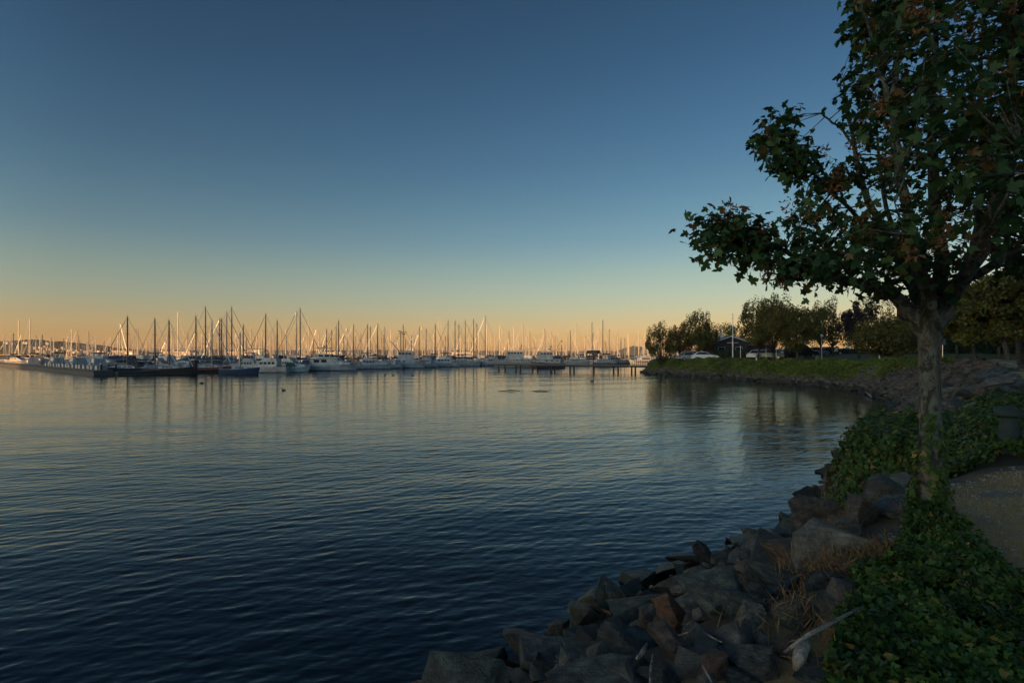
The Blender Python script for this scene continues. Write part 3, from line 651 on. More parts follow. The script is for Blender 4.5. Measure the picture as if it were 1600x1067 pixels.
def far_power(Ln, hm=white, cm=canvas_b):
    mb = MB(); B = Ln*.33; Dp = 1.1; hull_into(mb, Ln, B, Dp, 0, 0, 0, stern=.88)
    mb.prism([(-Ln*.3, Dp), (-Ln*.3, Dp+1.15), (Ln*.05, Dp+1.15), (Ln*.2, Dp+.5), (Ln*.38, Dp)], B*.4, B*.34, 0)
    for s in (-1, 1): mb.box((-Ln*.12, s*B*.395, Dp+.75), (Ln*.3, .05, .5), 1); mb.box((Ln*.05, s*B*.47, Dp-.45), (Ln*.5, .1, .16), 1)
    mb.prism([(-Ln*.42, Dp+.3), (-Ln*.40, Dp+1.9), (-.3, Dp+1.8), (0, Dp+1.153), (-Ln*.3, Dp+1.153), (-Ln*.3, Dp+.3)], B*.42, B*.3, 2); mb.tube([(-Ln*.2, 0, Dp+1.6), (-Ln*.22, 0, Dp+3.6)], .04, 4, 0)
    return mb.build('motor_cruiser', [hm, glass, cm])
SP = [far_sail(mastcream, canvas_b, 10, 12), far_sail(mastdark, canvas_d, 9.5, 12), far_sail(mastcream, canvas_t, 11, 12, white, cream), far_sail(alu, canvas_b, 9, 12, navy), far_sail(mastcream, canvas_d, 10, 12, greenp), far_sail(mastdark, canvas_b, 11, 12, white, canvas_t), far_sail(mastcream, canvas_b, 10, 12, redp, cream)]
PP = [far_power(9), far_power(8, white, canvas_d), far_power(10.5, cream, white), far_power(8.5, navy, canvas_b)]
FARG = 'sailboats in the rows farther inside the marina'; FARL = 'sailboat among the crowded rows farther inside the marina'
first = {}
def put(protos, i, loc, rz, sz, label, cat, group):
    o = protos[i]
    if first.get(o.name): o = o.copy(); COL.objects.link(o)
    first[protos[i].name] = True
    o.location = loc; o.rotation_euler = (0, 0, rz); o.scale = sz; return tag(o, label, cat, group)
named = [(278, 487, 215, 2, 'sailboat with the tallest sunlit cream mast behind the outer row, mast half in shadow'),
 (47, 498, 240, 0, 'sailboat with bright sunlit mast standing before the wooded hill'),
 (29, 500, 232, 0, 'sailboat with slim sunlit mast left of the brightest one before the hill'),
 (483, 504, 228, 2, 'sailboat with broad golden sail-wrapped forestay right of the tall twin masts'),
 (660, 509, 236, 2, 'sailboat with the brightest golden mast beside the fishing boat'),
 (685, 497, 222, 0, 'sailboat with tall thin sunlit mast above the long white cruiser'),
 (785, 512, 240, 2, 'sailboat with golden mast rising left of the grey trawler'),
 (817, 505, 236, 0, 'sailboat with sunlit mast and dark stay behind the grey trawler wheelhouse'),
 (850, 513, 246, 2, 'sailboat with golden mast directly behind the navy trawler'),
 (900, 504, 232, 0, 'sailboat with pale mast top right of the navy trawler'),
 (925, 503, 240, 3, 'sailboat with tall thin mast rising behind the pier shelter roof'),
 (942, 500, 238, 1, 'sailboat with tall mast and masthead aerial right of the shelter roof'),
 (112, 514, 246, 2, 'sailboat with sunlit mast at the right foot of the wooded hill crest'),
 (992, 532, 255, 2, 'sailboat with short bright mast in front of the low hill by the trees')]
for px, top, Yd, k, lb in named:
    h = mh(top, Yd); put(SP, k, at(px, Yd), rng.choice([0, math.pi])+rng.normal(0, .2), (1, 1, 1), lb, 'sailboat', FARG)
    o = bpy.context.scene.objects[-1] if False else None
for o in [x for x in COL.objects if x.get('group') == FARG]: o.scale[2] = 1
for (px, top, Yd, k, lb) in named:
    o = [x for x in COL.objects if x.get('label') == lb][0]; o.scale = (1, 1, mh(top, Yd)/12)
tops = [8, 20, 60, 78, 104, 118, 124, 138, 145, 152, 166, 172, 184, 190, 205, 213, 220, 226, 236, 250, 258, 262, 270, 290, 296, 303, 312, 318, 327, 336, 350, 358, 370, 385, 391, 396, 403, 410, 424, 440, 447, 454, 475, 490, 497, 504, 513, 520, 536, 546, 558, 565, 570, 579, 585, 595, 608, 613, 618, 624, 634, 641, 646, 650, 663, 670, 674, 690, 694, 704, 722, 732, 751, 763, 770, 778, 792, 795, 800, 806, 811, 824, 832, 838, 842, 846, 856, 860, 867, 872, 878, 884, 891, 893, 906, 914, 918, 930, 933, 947, 953, 958, 965, 970, 976, 983, 1000, 1006, 1012]
for i, px in enumerate(tops*2):
    Yd = rng.uniform(205, 330) if i < len(tops) else rng.uniform(300, 520); px = px+rng.normal(0, 3)
    if px < 150: Yd = max(Yd, 245)
    h = rng.uniform(10.0, 15.5) if i < len(tops) else rng.uniform(10, 17)
    k = int(rng.choice([0, 1, 2, 3, 4, 5, 6], p=[.28, .1, .2, .1, .12, .06, .14]))
    put(SP, k, at(px, Yd), rng.choice([0, math.pi, 1.6])+rng.normal(0, .3), (1, 1, h/12), FARL, 'sailboat', FARG)
for i in range(14):
    px = rng.uniform(1020, 1075); Yd = rng.uniform(200, 330); put(SP, int(rng.integers(0, 7)), at(px, Yd), rng.uniform(0, 6), (1, 1, rng.uniform(.8, 1.1)), FARL, 'sailboat', FARG)
for i in range(130):
    px = rng.uniform(-30, 1075); Yd = rng.uniform(200, 420)
    if i >= 86: px = rng.uniform(150, 980); Yd = 118+75*max(0, (px-160))/540+rng.uniform(14, 34); Yd = min(Yd, 225)
    if px < 120: Yd = rng.uniform(225, 420)
    put(PP, int(rng.integers(0, 4)), at(px, Yd), rng.choice([0, math.pi])+rng.normal(0, .3), (1, 1, 1.1), 'motor cruiser among the crowded rows farther inside the marina', 'motor boat', 'motor boats in the rows farther inside the marina')
mb_ = MB(); src = [(o_, [tuple(v.co) for v in o_.data.vertices], [tuple(p.vertices) for p in o_.data.polygons], [p.material_index for p in o_.data.polygons]) for o_ in (SP[0], SP[2], SP[1], SP[4])]
for i in range(190):
    o_, vv, ff, mi_ = src[i % 4]; px = rng.uniform(-40, 1060); Yd = rng.uniform(330, 620); h = rng.uniform(10, 19)/12; x0, y0, _ = at(px, Yd); a_ = rng.uniform(0, 6.3); ca, sa = math.cos(a_), math.sin(a_)
    b0 = len(mb_.v); mb_.v += [(x0+v[0]*ca-v[1]*sa, y0+v[0]*sa+v[1]*ca, v[2]*h) for v in vv]; mb_.f += [tuple(b0+j for j in f) for f in ff]; mb_.m += [[0, 1, 2, 3][m__] for m__ in mi_]
tag(mb_.build('far_marina_boats', [white, mastcream, canvas_b, steel]), 'hazy mass of sailboats at the far side of the marina', 'sailboats', kind='stuff')
# sunlit boat shed far left
e_ = empty('boat_shed', at(14, 430), .1, 'long low boat shed lit yellow by the sun at the foot of the hill', 'boat shed')
m = MB(); m.box((0, 0, 1.9), (44, 9, 3.8)); m.build('wall', paint('sun_yellow_shed_wall', (.55, .42, .16), .8), e_)  # the sun's yellow is put into the wall colour
m = MB(); m.prism([(-22.5, 3.81), (-22.5, 4.1), (22.5, 4.1), (22.5, 3.81)], 5, 4.2); m.build('roof', darkroof, e_)
m = MB()
for k in range(8): m.box((-19+k*5.4, -4.52, 1.6), (3.4, .06, 2.4))
m.build('doorway', darkroof, e_)
# houses on the far hill
for i in range(34):
    px = [62, 66, 70, 74, 79, 85, 92, 98, 101, 55, 42, 38, 11, 20, 74, 90, 107, 113, 120, 127, 133, 140, 148, 155, 163, 170, 178, 186, 67, 82, 59, 116, 124, 138][i]; py = [543, 545, 543, 545.5, 546, 545, 546, 544, 546, 544, 536, 536, 536, 537, 537, 547, 548, 546, 549, 548, 550, 549, 550.5, 550, 551, 551, 551.5, 552, 550, 550, 549, 551, 551, 551][i]
    p = P(px, py, 1062+max(0, (550-py))*2.0); s = rng.uniform(.35, .6)
    e_ = empty('house', p, rng.uniform(-.5, .5), 'small pale house catching the sun on the far wooded hill', 'house', 'houses on the far hillside'); e_.scale = (s, s, s)
    m = MB(); m.box((0, 0, 0), (10, 8, 9)); m.build('wall', stonewhite, e_)
    m = MB(); m.prism([(-5.6, 4.51), (0, 7.2), (5.6, 4.51)], 4.6); m.build('roof', brownwall, e_)
    m = MB()
    for a in (-3, 0, 3): m.box((a, -4.03, .8), (1.4, .1, 1.6))
    m.build('window', glass, e_)
# distant shore trees and buildings on the left behind the masts: a low row of warehouses
for i, (px, wd, hh, c) in enumerate([(196, 26, 9, stonewhite), (204, 18, 7, cream), (282, 40, 8, stonewhite), (298, 22, 6, white), (378, 30, 8, stonewhite), (400, 18, 10, cream), (520, 30, 7, stonewhite), (722, 34, 7, stonewhite)]):
    e_ = empty('warehouse', at(px, 760), rng.normal(0, .1), ['sunlit pale warehouse across the basin behind the masts', 'sunlit cream warehouse across the basin behind the masts'][c is cream], 'warehouse', 'warehouses across the basin')
    m = MB(); m.box((0, 0, hh/2), (wd, 14, hh)); m.build('wall', c, e_); m = MB(); m.prism([(-wd/2-.4, hh+.01), (-wd/2, hh+1.2), (wd/2, hh+1.2), (wd/2+.4, hh+.01)], 7.4, 3); m.build('roof', darkroof, e_)
    m = MB()
    for k in range(int(wd/5)): m.box((-wd/2+2.5+k*5, -7.03, hh*.45), (2.6, .08, hh*.5))
    m.build('window', glass, e_)

# ------------------------------------------------------------------ the pier
PA, PBn = Vector((-5, 134, 0)), Vector((28.5, 112.5, 0)); pd = PBn-PA; pl = pd.length; prz = math.atan2(pd.y, pd.x)
pier = empty('pier', PA, prz, 'long dark wooden pier on paired piles running from the wooded bank to the docks', 'pier')
m = MB(); m.box((pl/2, 0, 1.38), (pl, 2.4, .12))
m.build('deck', decking, pier)
m = MB()
for s in (-1, 1): m.box((pl/2, s*1.1, 1.17), (pl, .22, .28))
m.build('stringer', pilew, pier)
for s in (-1, 1):
    m = MB(); m.box((pl/2, s*1.16, 2.42), (pl, .07, .09)); m.box((pl/2, s*1.16, 2.05), (pl, .04, .05))
    for k in range(int(pl/.45)): m.box((.2+k*.45, s*1.16, 1.9), (.05, .05, .98))
    m.build('railing', steel if s > 5 else paint('grey_railing_paint', (.10, .12, .14), .6), pier)
for px in (782, 788, 809, 812, 835, 839, 863, 866, 893, 896, 927, 961, 965, 989, 992):
    tt = (px-CX)/F; # where this bearing crosses the pier line
    s = (tt*PA.y-PA.x)/(pd.x-tt*pd.y); x = s*pl; yy = -.7 if px in (782, 809, 835, 863, 893, 961, 989) else .3
    m = MB(); m.lathe([(.19, -1.5), (.17, 1.02)], 10, (x, yy, 0)); m.build('pile', pilew, pier)
s = ((927-CX)/F*PA.y-PA.x)/(pd.x-(927-CX)/F*pd.y)
c = PA+pd*s
sh = empty('pier_shelter', (c.x, c.y, 1.44), prz, 'flat dark shelter roof on a single post standing on the pier', 'shelter')
m = MB(); m.box((0, 0, 1.4), (.16, .16, 2.8)); m.build('post', pilew, sh)
m = MB(); m.prism([(-1.25, 2.35), (-1.2, 3.05), (1.2, 3.05), (1.25, 2.35)], .9, .55); m.build('roof', darkroof, sh)
ln = empty('lamp_post', (c.x+8, c.y-5.1, 1.44), 0, 'thin pole with a pale lamp head on the pier near the bank', 'lamp post')
m = MB(); m.tube([(0, 0, 0), (0, 0, 1.5)], .06, 6); m.build('pole', teal, ln); m = MB(); m.lathe([(.1, 1.5), (.2, 1.6), (.12, 1.95)], 8); m.build('lamp_head', trimw, ln)

# ducks and floating wood
duckm = paint('dark_duck_feathers', (.03, .025, .02), .7)
for px, py, lb in ((602, 586, 'dark duck swimming ahead of the other two in front of the fishing boat'), (614, 586.3, 'dark duck swimming second in the line in front of the fishing boat'), (645, 587, 'dark duck swimming alone behind the other two'), (443, 610, 'dark seabird sitting upright on the water below the cabin cruiser'), (925, 596, 'dark duck swimming under the pier by the tall pile')):
    p = W0(px, py); e_ = MB(); e_.ell((0, 0, .06), (.24, .12, .11), 10); e_.tube([(.15, 0, .1), (.2, 0, .2), (.21, 0, .27)], [.06, .045, .04], 7); e_.ell((.23, 0, .29), (.07, .05, .05), 8); e_.tube([(.28, 0, .285), (.37, 0, .275)], [.025, .012], 6); e_.tube([(-.2, 0, .09), (-.33, 0, .15)], [.05, .015], 6)
    o = e_.build('duck', duckm, None, True); o.location = (p.x, p.y, 0); o.rotation_euler = (0, 0, rng.choice([0, math.pi])); o.scale = (.8,)*3; tag(o, lb, 'duck', 'water birds')
for px, py, ln_, lb in ((314, 599, .8, 'short dark log floating in front of the square timber pile'), (795, 611, 2.2, 'thin dark branch floating flat, left one of the two on open water'), (843, 611.5, 2.0, 'dark floating branch with a raised middle, right one of the two on open water')):
    p = W0(px, py); e_ = MB(); e_.tube([(-ln_/2, 0, -.02), (-ln_*.2, .04, .03), (ln_*.1, 0, .09), (ln_/2, .05, 0)], [.02, .035, .05 if ln_ > 1 else .12, .02], 8)
    o = e_.build('floating_log', pilew, None, True); o.location = (p.x, p.y, 0); o.rotation_euler = (0, 0, rng.normal(0, .3)); tag(o, lb, 'log')


# ------------------------------------------------------------------ rocks
def rock_mesh(seed, cuts=14, sub=4, flat=.75, rough=.05):
    """an angular broken block: hull of scattered corners, edges chipped, faces roughened"""
    r = np.random.default_rng(seed); bm = bmesh.new(); n = 9+seed % 4
    p = r.normal(0, 1, (n, 3)); p /= np.abs(p).max(1, keepdims=True)**.75*np.linalg.norm(p, axis=1, keepdims=True)**.25; p *= r.uniform(.82, 1.1, (n, 1))
    p[:, 0] += .28*p[:, 2]*r.uniform(-1, 1)
    vs = [bm.verts.new(c) for c in p]; res = bmesh.ops.convex_hull(bm, input=vs)
    bmesh.ops.delete(bm, geom=[v for v in bm.verts if not v.link_faces], context='VERTS')
    bmesh.ops.dissolve_limit(bm, angle_limit=R(20), verts=bm.verts, edges=bm.edges)
    bmesh.ops.bevel(bm, geom=bm.edges[:], offset=.025, segments=1, affect='EDGES', profile=.5)
    bmesh.ops.triangulate(bm, faces=bm.faces[:])
    for it in range({2: 0, 3: 2, 4: 4, 5: 5}[sub]):
        L_ = {2: 9, 3: .42, 4: .22, 5: .11}[sub]; ed = [e for e in bm.edges if e.calc_length() > L_]
        if not ed: break
        bmesh.ops.subdivide_edges(bm, edges=ed, cuts=1); bmesh.ops.triangulate(bm, faces=[f for f in bm.faces if len(f.verts) > 3])
    bm.normal_update()
    for v in bm.verts:
        c = v.co; q = Vector((seed*3.1, 0, seed)); st = mnoise.noise(Vector((c.x*1.1, c.y*1.3, c.z*7))+q)
        nz = mnoise.fractal(c*2.2+q, .9, 2.2, 4)*rough*.75+st*rough*.3
        v.co = c+v.normal*nz
    for v in bm.verts: v.co.z *= flat
    me = bpy.data.meshes.new('rock'); bm.to_mesh(me); bm.free(); me.materials.append(rockm)
    me.polygons.foreach_set('use_smooth', [True]*len(me.polygons)); me.set_sharp_from_angle(angle=R(24)); return me
PROTO = [rock_mesh(100+i, 9, 4, .6+.05*(i % 5)) for i in range(14)]
SMALLR = [rock_mesh(200+i, 9, 3, .7, .07) for i in range(6)]
ROCKB = []      # footprints (x, y, r)
def put_rock(me, p, size, rot, label, group, cat='boulder', stain=0.0, tone=None):
    o = bpy.data.objects.new('boulder', me); COL.objects.link(o); o.location = p; o.scale = size; o.rotation_euler = rot; o['stain'] = float(stain); o['tone'] = float(rng.choice([.04, .15, .25, .38, .45, .58, .66, .8, .88]) if tone is None else tone)
    ROCKB.append((p[0], p[1], max(size[0], size[1]))); return tag(o, label, cat, group)
# hand-placed boulders: centre px, py, width and height in px, roll, seed, stain, flatness, label
G_NEAR = 'boulders of the near rock bank'
HR = [
 (1188, 878, 128, 60, -.32, 1, .0, .55, 'large dark slab tilted down to the right with an ochre underside, topmost by the water'),
 (1118, 928, 100, 92, .1, 2, .0, .9, 'biggest grey-green boulder, squarish, below the tilted dark slab'),
 (1056, 958, 52, 78, -.35, 3, 1.0, .9, 'rust-orange stained wedge leaning on the biggest grey-green boulder'),
 (1104, 866, 40, 32, .5, 4, .0, .8, 'small jagged black rock at the water left of the tilted slab'),
 (992, 955, 84, 38, .08, 5, .0, .5, 'flat-topped pale green slab at the waterline beside the drift plank'),
 (1196, 922, 66, 38, -.1, 6, .0, .7, 'rounded blue-grey boulder tucked under the tilted dark slab'),
 (1166, 972, 50, 56, .3, 7, .0, .9, 'pale-faced upright stone right of the biggest grey-green boulder'),
 (1048, 1014, 80, 62, -.15, 8, .0, .8, 'brown rounded boulder below the rust-stained wedge'),
 (909, 1007, 54, 44, .0, 9, .0, .9, 'dark rounded rock standing alone in the water'),
 (1000, 1000, 44, 42, .2, 10, .0, .8, 'small dark brown rock behind the brown rounded boulder'),
 (965, 982, 60, 36, .1, 11, .0, .7, 'black wet boulder under the flat-topped pale green slab'),
 (945, 1058, 150, 62, -.1, 12, .0, .6, 'wide grey boulder with a sloping top at the lower edge of the photo'),
 (724, 1058, 84, 44, .15, 13, .0, .7, 'pale-topped wedge rock farthest left in the water'),
 (790, 1062, 44, 24, .0, 14, .0, .6, 'small flat pale rock beside the pale-topped wedge'),
 (1308, 762, 56, 66, .12, 15, .0, 1.1, 'tall brown boulder standing under the ivy overhang'),
 (1272, 806, 66, 72, -.2, 16, .0, 1.0, 'brown pointed boulder at the water with a pale lower face'),
 (1338, 804, 60, 56, .3, 17, .0, .9, 'grey-brown domed boulder in front of the ivy overhang'),
 (1382, 778, 92, 48, -.25, 18, .0, .6, 'dark undercut boulder beneath the ivy mound'),
 (1240, 868, 84, 48, .1, 19, .0, .7, 'low brown weathered boulder above the tilted dark slab'),
 (1300, 848, 46, 42, -.35, 20, .0, .8, 'teal-grey angular stone with a pale edge above the dry grass'),
 (1408, 802, 86, 28, -.18, 21, .0, .4, 'smooth grey slab sloping beside the maple trunk'),
 (1222, 850, 50, 22, .0, 22, .0, .6, 'black flat wet rock at the waterline left of the brown boulders'),
 (1276, 912, 70, 30, -.1, 23, .0, .5, 'flat teal-grey rock half sunk in dry grass'),
 (1238, 962, 66, 46, -.2, 24, .0, .7, 'greenish angular stone behind the driftwood pole'),
 (1236, 1012, 70, 44, .1, 25, .6, .7, 'brown-orange stone under the driftwood pole'),
 (1100, 1036, 70, 50, -.1, 26, .7, .8, 'orange-brown stone near the lower edge below the bleached sticks'),
 (1176, 1032, 76, 56, .15, 27, .0, .8, 'grey streaked boulder left of the upright bleached log'),
 (1278, 1052, 70, 46, .0, 28, .0, .7, 'teal-grey stone at the lower edge beside the ivy'),
 (1030, 1062, 60, 34, .0, 29, .0, .7, 'dark stone at the lower edge behind the thin white stick'),
 (1322, 820, 40, 30, .2, 30, .0, .8, 'small pale domed stone above the dry grass'),
 (1150, 1060, 56, 30, .2, 36, .0, .7, 'grey stone at the lower edge under the grey streaked boulder'),
 (860, 1050, 60, 26, .2, 37, .0, .6, 'black seaweed-covered rock left of the wide grey boulder'),
]
for px, py, wd, ht, roll, sd, st, fl, lb in HR:
    b = hit(px, min(py+ht*.42, 1066 if py < 1040 else py+ht*.42)); Yd = b.y+wd/F*b.y*.25; s = wd/F*Yd/2*1.12; c = P(px, py, Yd)
    me = rock_mesh(sd*7+3, 9+sd % 4, 5 if wd > 50 else 4, 1.0, .045)
    put_rock(me, c, (s, s*.95, max(s*.35, ht/F*Yd/2*1.12)), (rng.uniform(-.25, .25), roll, rng.uniform(-.9, .9)), lb, None, stain=st, tone={1: .02, 2: .2, 3: .42, 4: .0, 5: .26, 6: .6, 7: .9, 8: .42, 9: .02, 10: .05, 11: .0, 12: .7, 13: .9, 14: .95, 15: .42, 16: .46, 17: .5, 18: .08, 19: .38, 20: .66, 21: .6, 22: .0, 23: .62, 24: .24, 25: .45, 26: .48, 27: .75, 28: .64, 29: .08, 30: .9, 36: .7, 37: .0}[sd])
GENL = 'grey-brown angular stone filling the near rock bank between the larger boulders'
cnt = 0
for tr in range(16000):
    if cnt >= 190: break
    x, y = rng.uniform(-7, 16), rng.uniform(1.5, 27); d = float(sdist(np.array(x), np.array(y)))
    if not -.5 < d < (3.5 if y < 16 else 4.2): continue
    px, pz = CX+x/y*F, HY+(EYE-gz(x, y))/y*F
    if px > 1335+(1000-pz)*.4 and y < 8 and d > 2.2: continue
    if px < 700+(1067-pz)*1.0: continue
    if px > 1462 and y < 14: continue
    r_ = rng.uniform(.13, .37)*(1 if y < 12 else 1.25)
    if any((x-a)**2+(y-b)**2 < ((r_+c)*.62)**2 for a, b, c in ROCKB): continue
    z = gz(x, y)+r_*.35
    put_rock(PROTO[cnt % 14], (x, y, z), (r_*rng.uniform(.8, 1.3), r_, r_*rng.uniform(.6, 1.0)), (rng.uniform(-.4, .4), rng.uniform(-.4, .4), rng.uniform(0, 6.3)), GENL, G_NEAR, 'rock'); cnt += 1
G_COVE = 'stones of the riprap bank round the cove'; cnt = 0; rest = []
def smallrock(k, x, y, r_): return
cand = []
for tr in range(60000):
    if len(cand) > 2600: break
    i = rng.integers(11, 21); t = rng.uniform(); a, b = SH[i], SH[i+1]; p = a+(b-a)*t; dd = b-a; n = np.array([dd[1], -dd[0]])/np.hypot(*dd)
    d = rng.uniform(-.4, 3.4)*(1.25 if p[1] < 45 else .62 if p[1] > 62 else .9); q = p+n*d
    if q[1] < 20: continue
    cand.append((q[0], q[1], rng.uniform(.18, .50)*(1.15 if q[1] < 60 else 1.0)))
cand.sort(key=lambda c: -c[2]/c[1])
for x, y, r_ in cand[:175]:
    put_rock(PROTO[int(rng.integers(0, 14))], (x, y, gz(x, y)+r_*.2), (r_*1.2, r_, r_*.8), (rng.uniform(-.5, .5), rng.uniform(-.5, .5), rng.uniform(0, 6)), 'rough dark stone in the riprap bank round the cove behind the maple', G_COVE, 'rock')
mvs = [np.array([v.co for v in m_.vertices]) for m_ in SMALLR]; mfs = [np.array([p.vertices[:] for p in m_.polygons]) for m_ in SMALLR]
for m_ in SMALLR[:0]: pass
lowm = [rock_mesh(300+i, 8, 2, .75, .08) for i in range(5)]
lv = [np.array([v.co for v in m_.vertices]) for m_ in lowm]; lf = [np.array([p.vertices[:] for p in m_.polygons]) for m_ in lowm]
VS, FS, b0 = [], [], 0
rr_ = cand[175:]
for j in range(2200):     # small rubble between the near boulders
    x, y = rng.uniform(-3, 14), rng.uniform(1.8, 22); d = float(sdist(np.array(x), np.array(y)))
    if CX+x/y*F > 1440 and y < 14: continue
    if -.2 < d < 3.9: rr_.append((x, y, rng.uniform(.04, .15)))
for x, y, r_ in rr_:
    k = int(rng.integers(0, 5)); M = np.array(Matrix.Rotation(rng.uniform(0, 6.3), 3, 'Z') @ Matrix.Rotation(rng.uniform(-.7, .7), 3, 'X'))
    VS.append(lv[k]*np.array([1.2, 1, .85])*r_@M.T+np.array([x, y, gz(x, y)+r_*.25])); FS.append(lf[k]+b0); b0 += len(lv[k])
rub = raw_mesh('riprap_rubble', np.vstack(VS), np.vstack(FS), rockm, None, True); rub['tone'] = .5; rub['stain'] = 0.0
tag(rub, 'small dark stones packed between the boulders of the bank', 'rubble', kind='stuff')

# ------------------------------------------------------------------ leaf outlines
IVY = [(0, 0, 0), (.42, .05, -.03), (.62, .38, -.06), (.30, .48, 0), (0, 1.05, -.08), (-.30, .48, 0), (-.62, .38, -.06), (-.42, .05, -.03)]
IVYF = [(0, 1, 2, 3), (0, 3, 4, 5), (0, 5, 6, 7)]
QUAD = [(0, -.5, 0), (.42, .05, .04), (0, .6, -.05), (-.42, .05, .04)]; QF = [(0, 1, 2, 3)]
BLADE = [(-.05, 0, 0), (.05, 0, 0), (.03, .5, .06), (0, 1, .2)]
def tint2(N, base=.5, sp=.28, alt=.12, altp=.12):
    t = np.clip(rng.normal(base, sp, N), 0, 1); a = np.where(rng.uniform(size=N) < altp, rng.uniform(.3, 1, N), rng.uniform(0, alt, N)); return np.stack([t, a, t], -1)
def pxy(x, y, z): return CX+x/y*F, HY+(EYE-z)/y*F
# near ivy: ground cover under the maple and a thick mound on the point
def ivy_patch(name, poly, ymin, ymax, xr, N, hfun, size, label):
    x = rng.uniform(*xr, N*6); y = rng.uniform(ymin, ymax, N*6); z = height(x, y); px, py = pxy(x, y, z)
    e = (fbm(x, y, 1.6, 3, 44)-.5)*60; k = in_poly(px+e, py+e*.5, poly); k &= (fbm(x, y, 5.5, 2, 91) > .30)
    x, y, z = x[k][:N], y[k][:N], z[k][:N]
    M = hfun(x, y); u = rng.uniform(0, 1, len(x))**.6
    zz = z+M*u+rng.uniform(0, .03, len(x))
    # surface normal of the mound
    e_ = .06; gxn = (height(x+e_, y)+hfun(x+e_, y)-z-M)/e_; gyn = (height(x, y+e_)+hfun(x, y+e_)-z-M)/e_
    n = np.stack([-gxn, -gyn, np.ones_like(x)], -1); n /= np.linalg.norm(n, axis=1, keepdims=True)
    o = scatter(name, IVY, IVYF, np.stack([x, y, zz], -1), rand_rot(len(x), n*1.1, .62), rng.uniform(.5, 1.3, len(x))**1.2*size*.86, ivym, tint2(len(x), .30+.55*(fbm(x, y, 2.6, 3, 12)-.5)*2, .25, .1, .07), smooth=False)
    return tag(o, label, 'ivy', kind='stuff')
ivy_patch('ivy', [(1462, 808), (1505, 855), (1600, 925), (1750, 1010), (1800, 1400), (1270, 1400), (1300, 1060), (1310, 985), (1335, 930), (1352, 895), (1400, 862), (1425, 830)], 1.6, 6.2, (.8, 5.5), 40000, lambda x, y: .05+.34*fbm(x, y, 2.2, 3, 7)**1.6+.25*np.exp(-((x-3.85)**2+(y-5.25)**2)/.09), .043, 'dark green ivy carpeting the bank below the maple')
MOUND = [(9.1, 13.2, 1.6, .42), (11.2, 14.6, 1.8, .18), (8.4, 11.8, 1.1, .45), (10.4, 12.0, 2.2, .24), (13.5, 15.5, 2.2, .18), (7.6, 10.4, 1.1, .38), (9.0, 9.6, 1.4, .20)]
def mound(x, y):
    m_ = 0*x+.10*fbm(x, y, 1.5, 3, 8)
    for a, b, r_, h in MOUND: m_ = m_+h*np.exp(-((x-a)**2+(y-b)**2)/(r_*r_)*1.2)*(.8+.5*fbm(x, y, 1.1, 3, 5))
    m_ = np.minimum(m_, .42+.2*fbm(x, y, 1.3, 3, 15))
    g = sm((sdist(x, y)-.15)/.75)*sm((3.9-np.hypot(x-9.4, (y-13.6)*.9))/1.3)
    return np.maximum(m_, (1.80+.30*fbm(x, y, .9, 3, 18)-height(x, y))*g)
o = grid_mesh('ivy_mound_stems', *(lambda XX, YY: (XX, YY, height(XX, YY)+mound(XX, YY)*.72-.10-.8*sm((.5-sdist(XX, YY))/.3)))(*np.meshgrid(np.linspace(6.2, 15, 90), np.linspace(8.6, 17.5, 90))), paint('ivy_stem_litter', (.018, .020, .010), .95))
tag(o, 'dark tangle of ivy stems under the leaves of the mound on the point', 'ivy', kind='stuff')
def ivy_mound(N):
    x = rng.uniform(5.6, 16, N*3); y = rng.uniform(8.2, 18, N*3); d = sdist(x, y); z = height(x, y); m_ = mound(x, y)
    k = (d > .42+.5*(fbm(x, y, 1.5, 2, 66)-.5)*2) & (m_ > .09+.08*fbm(x, y, .9, 3, 6)) ; px, py = pxy(x, y, z+m_)
    k &= ~((px > 1500) & (py > 770-.06*(px-1500))) & ~((px > 1555) & (py > 705) & (py < 752)) & ~((px < 1420) & (py > 792))
    x, y, z, m_, d = x[k][:N], y[k][:N], z[k][:N], m_[k][:N], d[k][:N]
    zz = z+m_*rng.uniform(.72, 1.06, len(x))
    e_ = .1; gxn = (height(x+e_, y)+mound(x+e_, y)-z-m_)/e_; gyn = (height(x, y+e_)+mound(x, y+e_)-z-m_)/e_
    n = np.stack([-gxn, -gyn, np.ones_like(x)], -1); n /= np.linalg.norm(n, axis=1, keepdims=True)
    pos = np.stack([x, y, zz], -1)+n*rng.uniform(-.05, .12, (len(x), 1))
    return tag(scatter('ivy', IVY, IVYF, pos, rand_rot(len(x), n*1.3, .5), rng.uniform(.7, 1.3, len(x))*.07, ivym, tint2(len(x), .45+.5*(fbm(x, y, 1.3, 3, 12)-.5), .24)), 'thick green ivy mound overhanging the boulders on the point', 'ivy', kind='stuff')
ivy_mound(44000)
# trailing ivy hanging over the edge
def trail(N):
    x = rng.uniform(6.4, 11.5, N); y = rng.uniform(9.3, 17, N); d = sdist(x, y); k = (d > .55) & (d < 1.7); x, y, d = x[k], y[k], d[k]
    z = height(x, y)+.25+.95*sm((d-.4)/1.2)*rng.uniform(.55, 1.0, len(x))
    return np.stack([x, y, z], -1)
pos = trail(26000); c = pos[:, 2]-height(pos[:, 0], pos[:, 1]); keepk = (fbm(pos[:, 0], pos[:, 2], 1.6, 3, 3)+.25*c > .62) & (pos[:, 1] > 10.6); pos = pos[keepk][:9000]
tag(scatter('ivy', IVY, IVYF, pos, rand_rot(len(pos), np.tile([-.7, -.3, .6], (len(pos), 1)), .5), rng.uniform(.7, 1.2, len(pos))*.08, ivym, tint2(len(pos), .38, .2)), 'ivy trailing down over the tall brown boulder', 'ivy', kind='stuff')

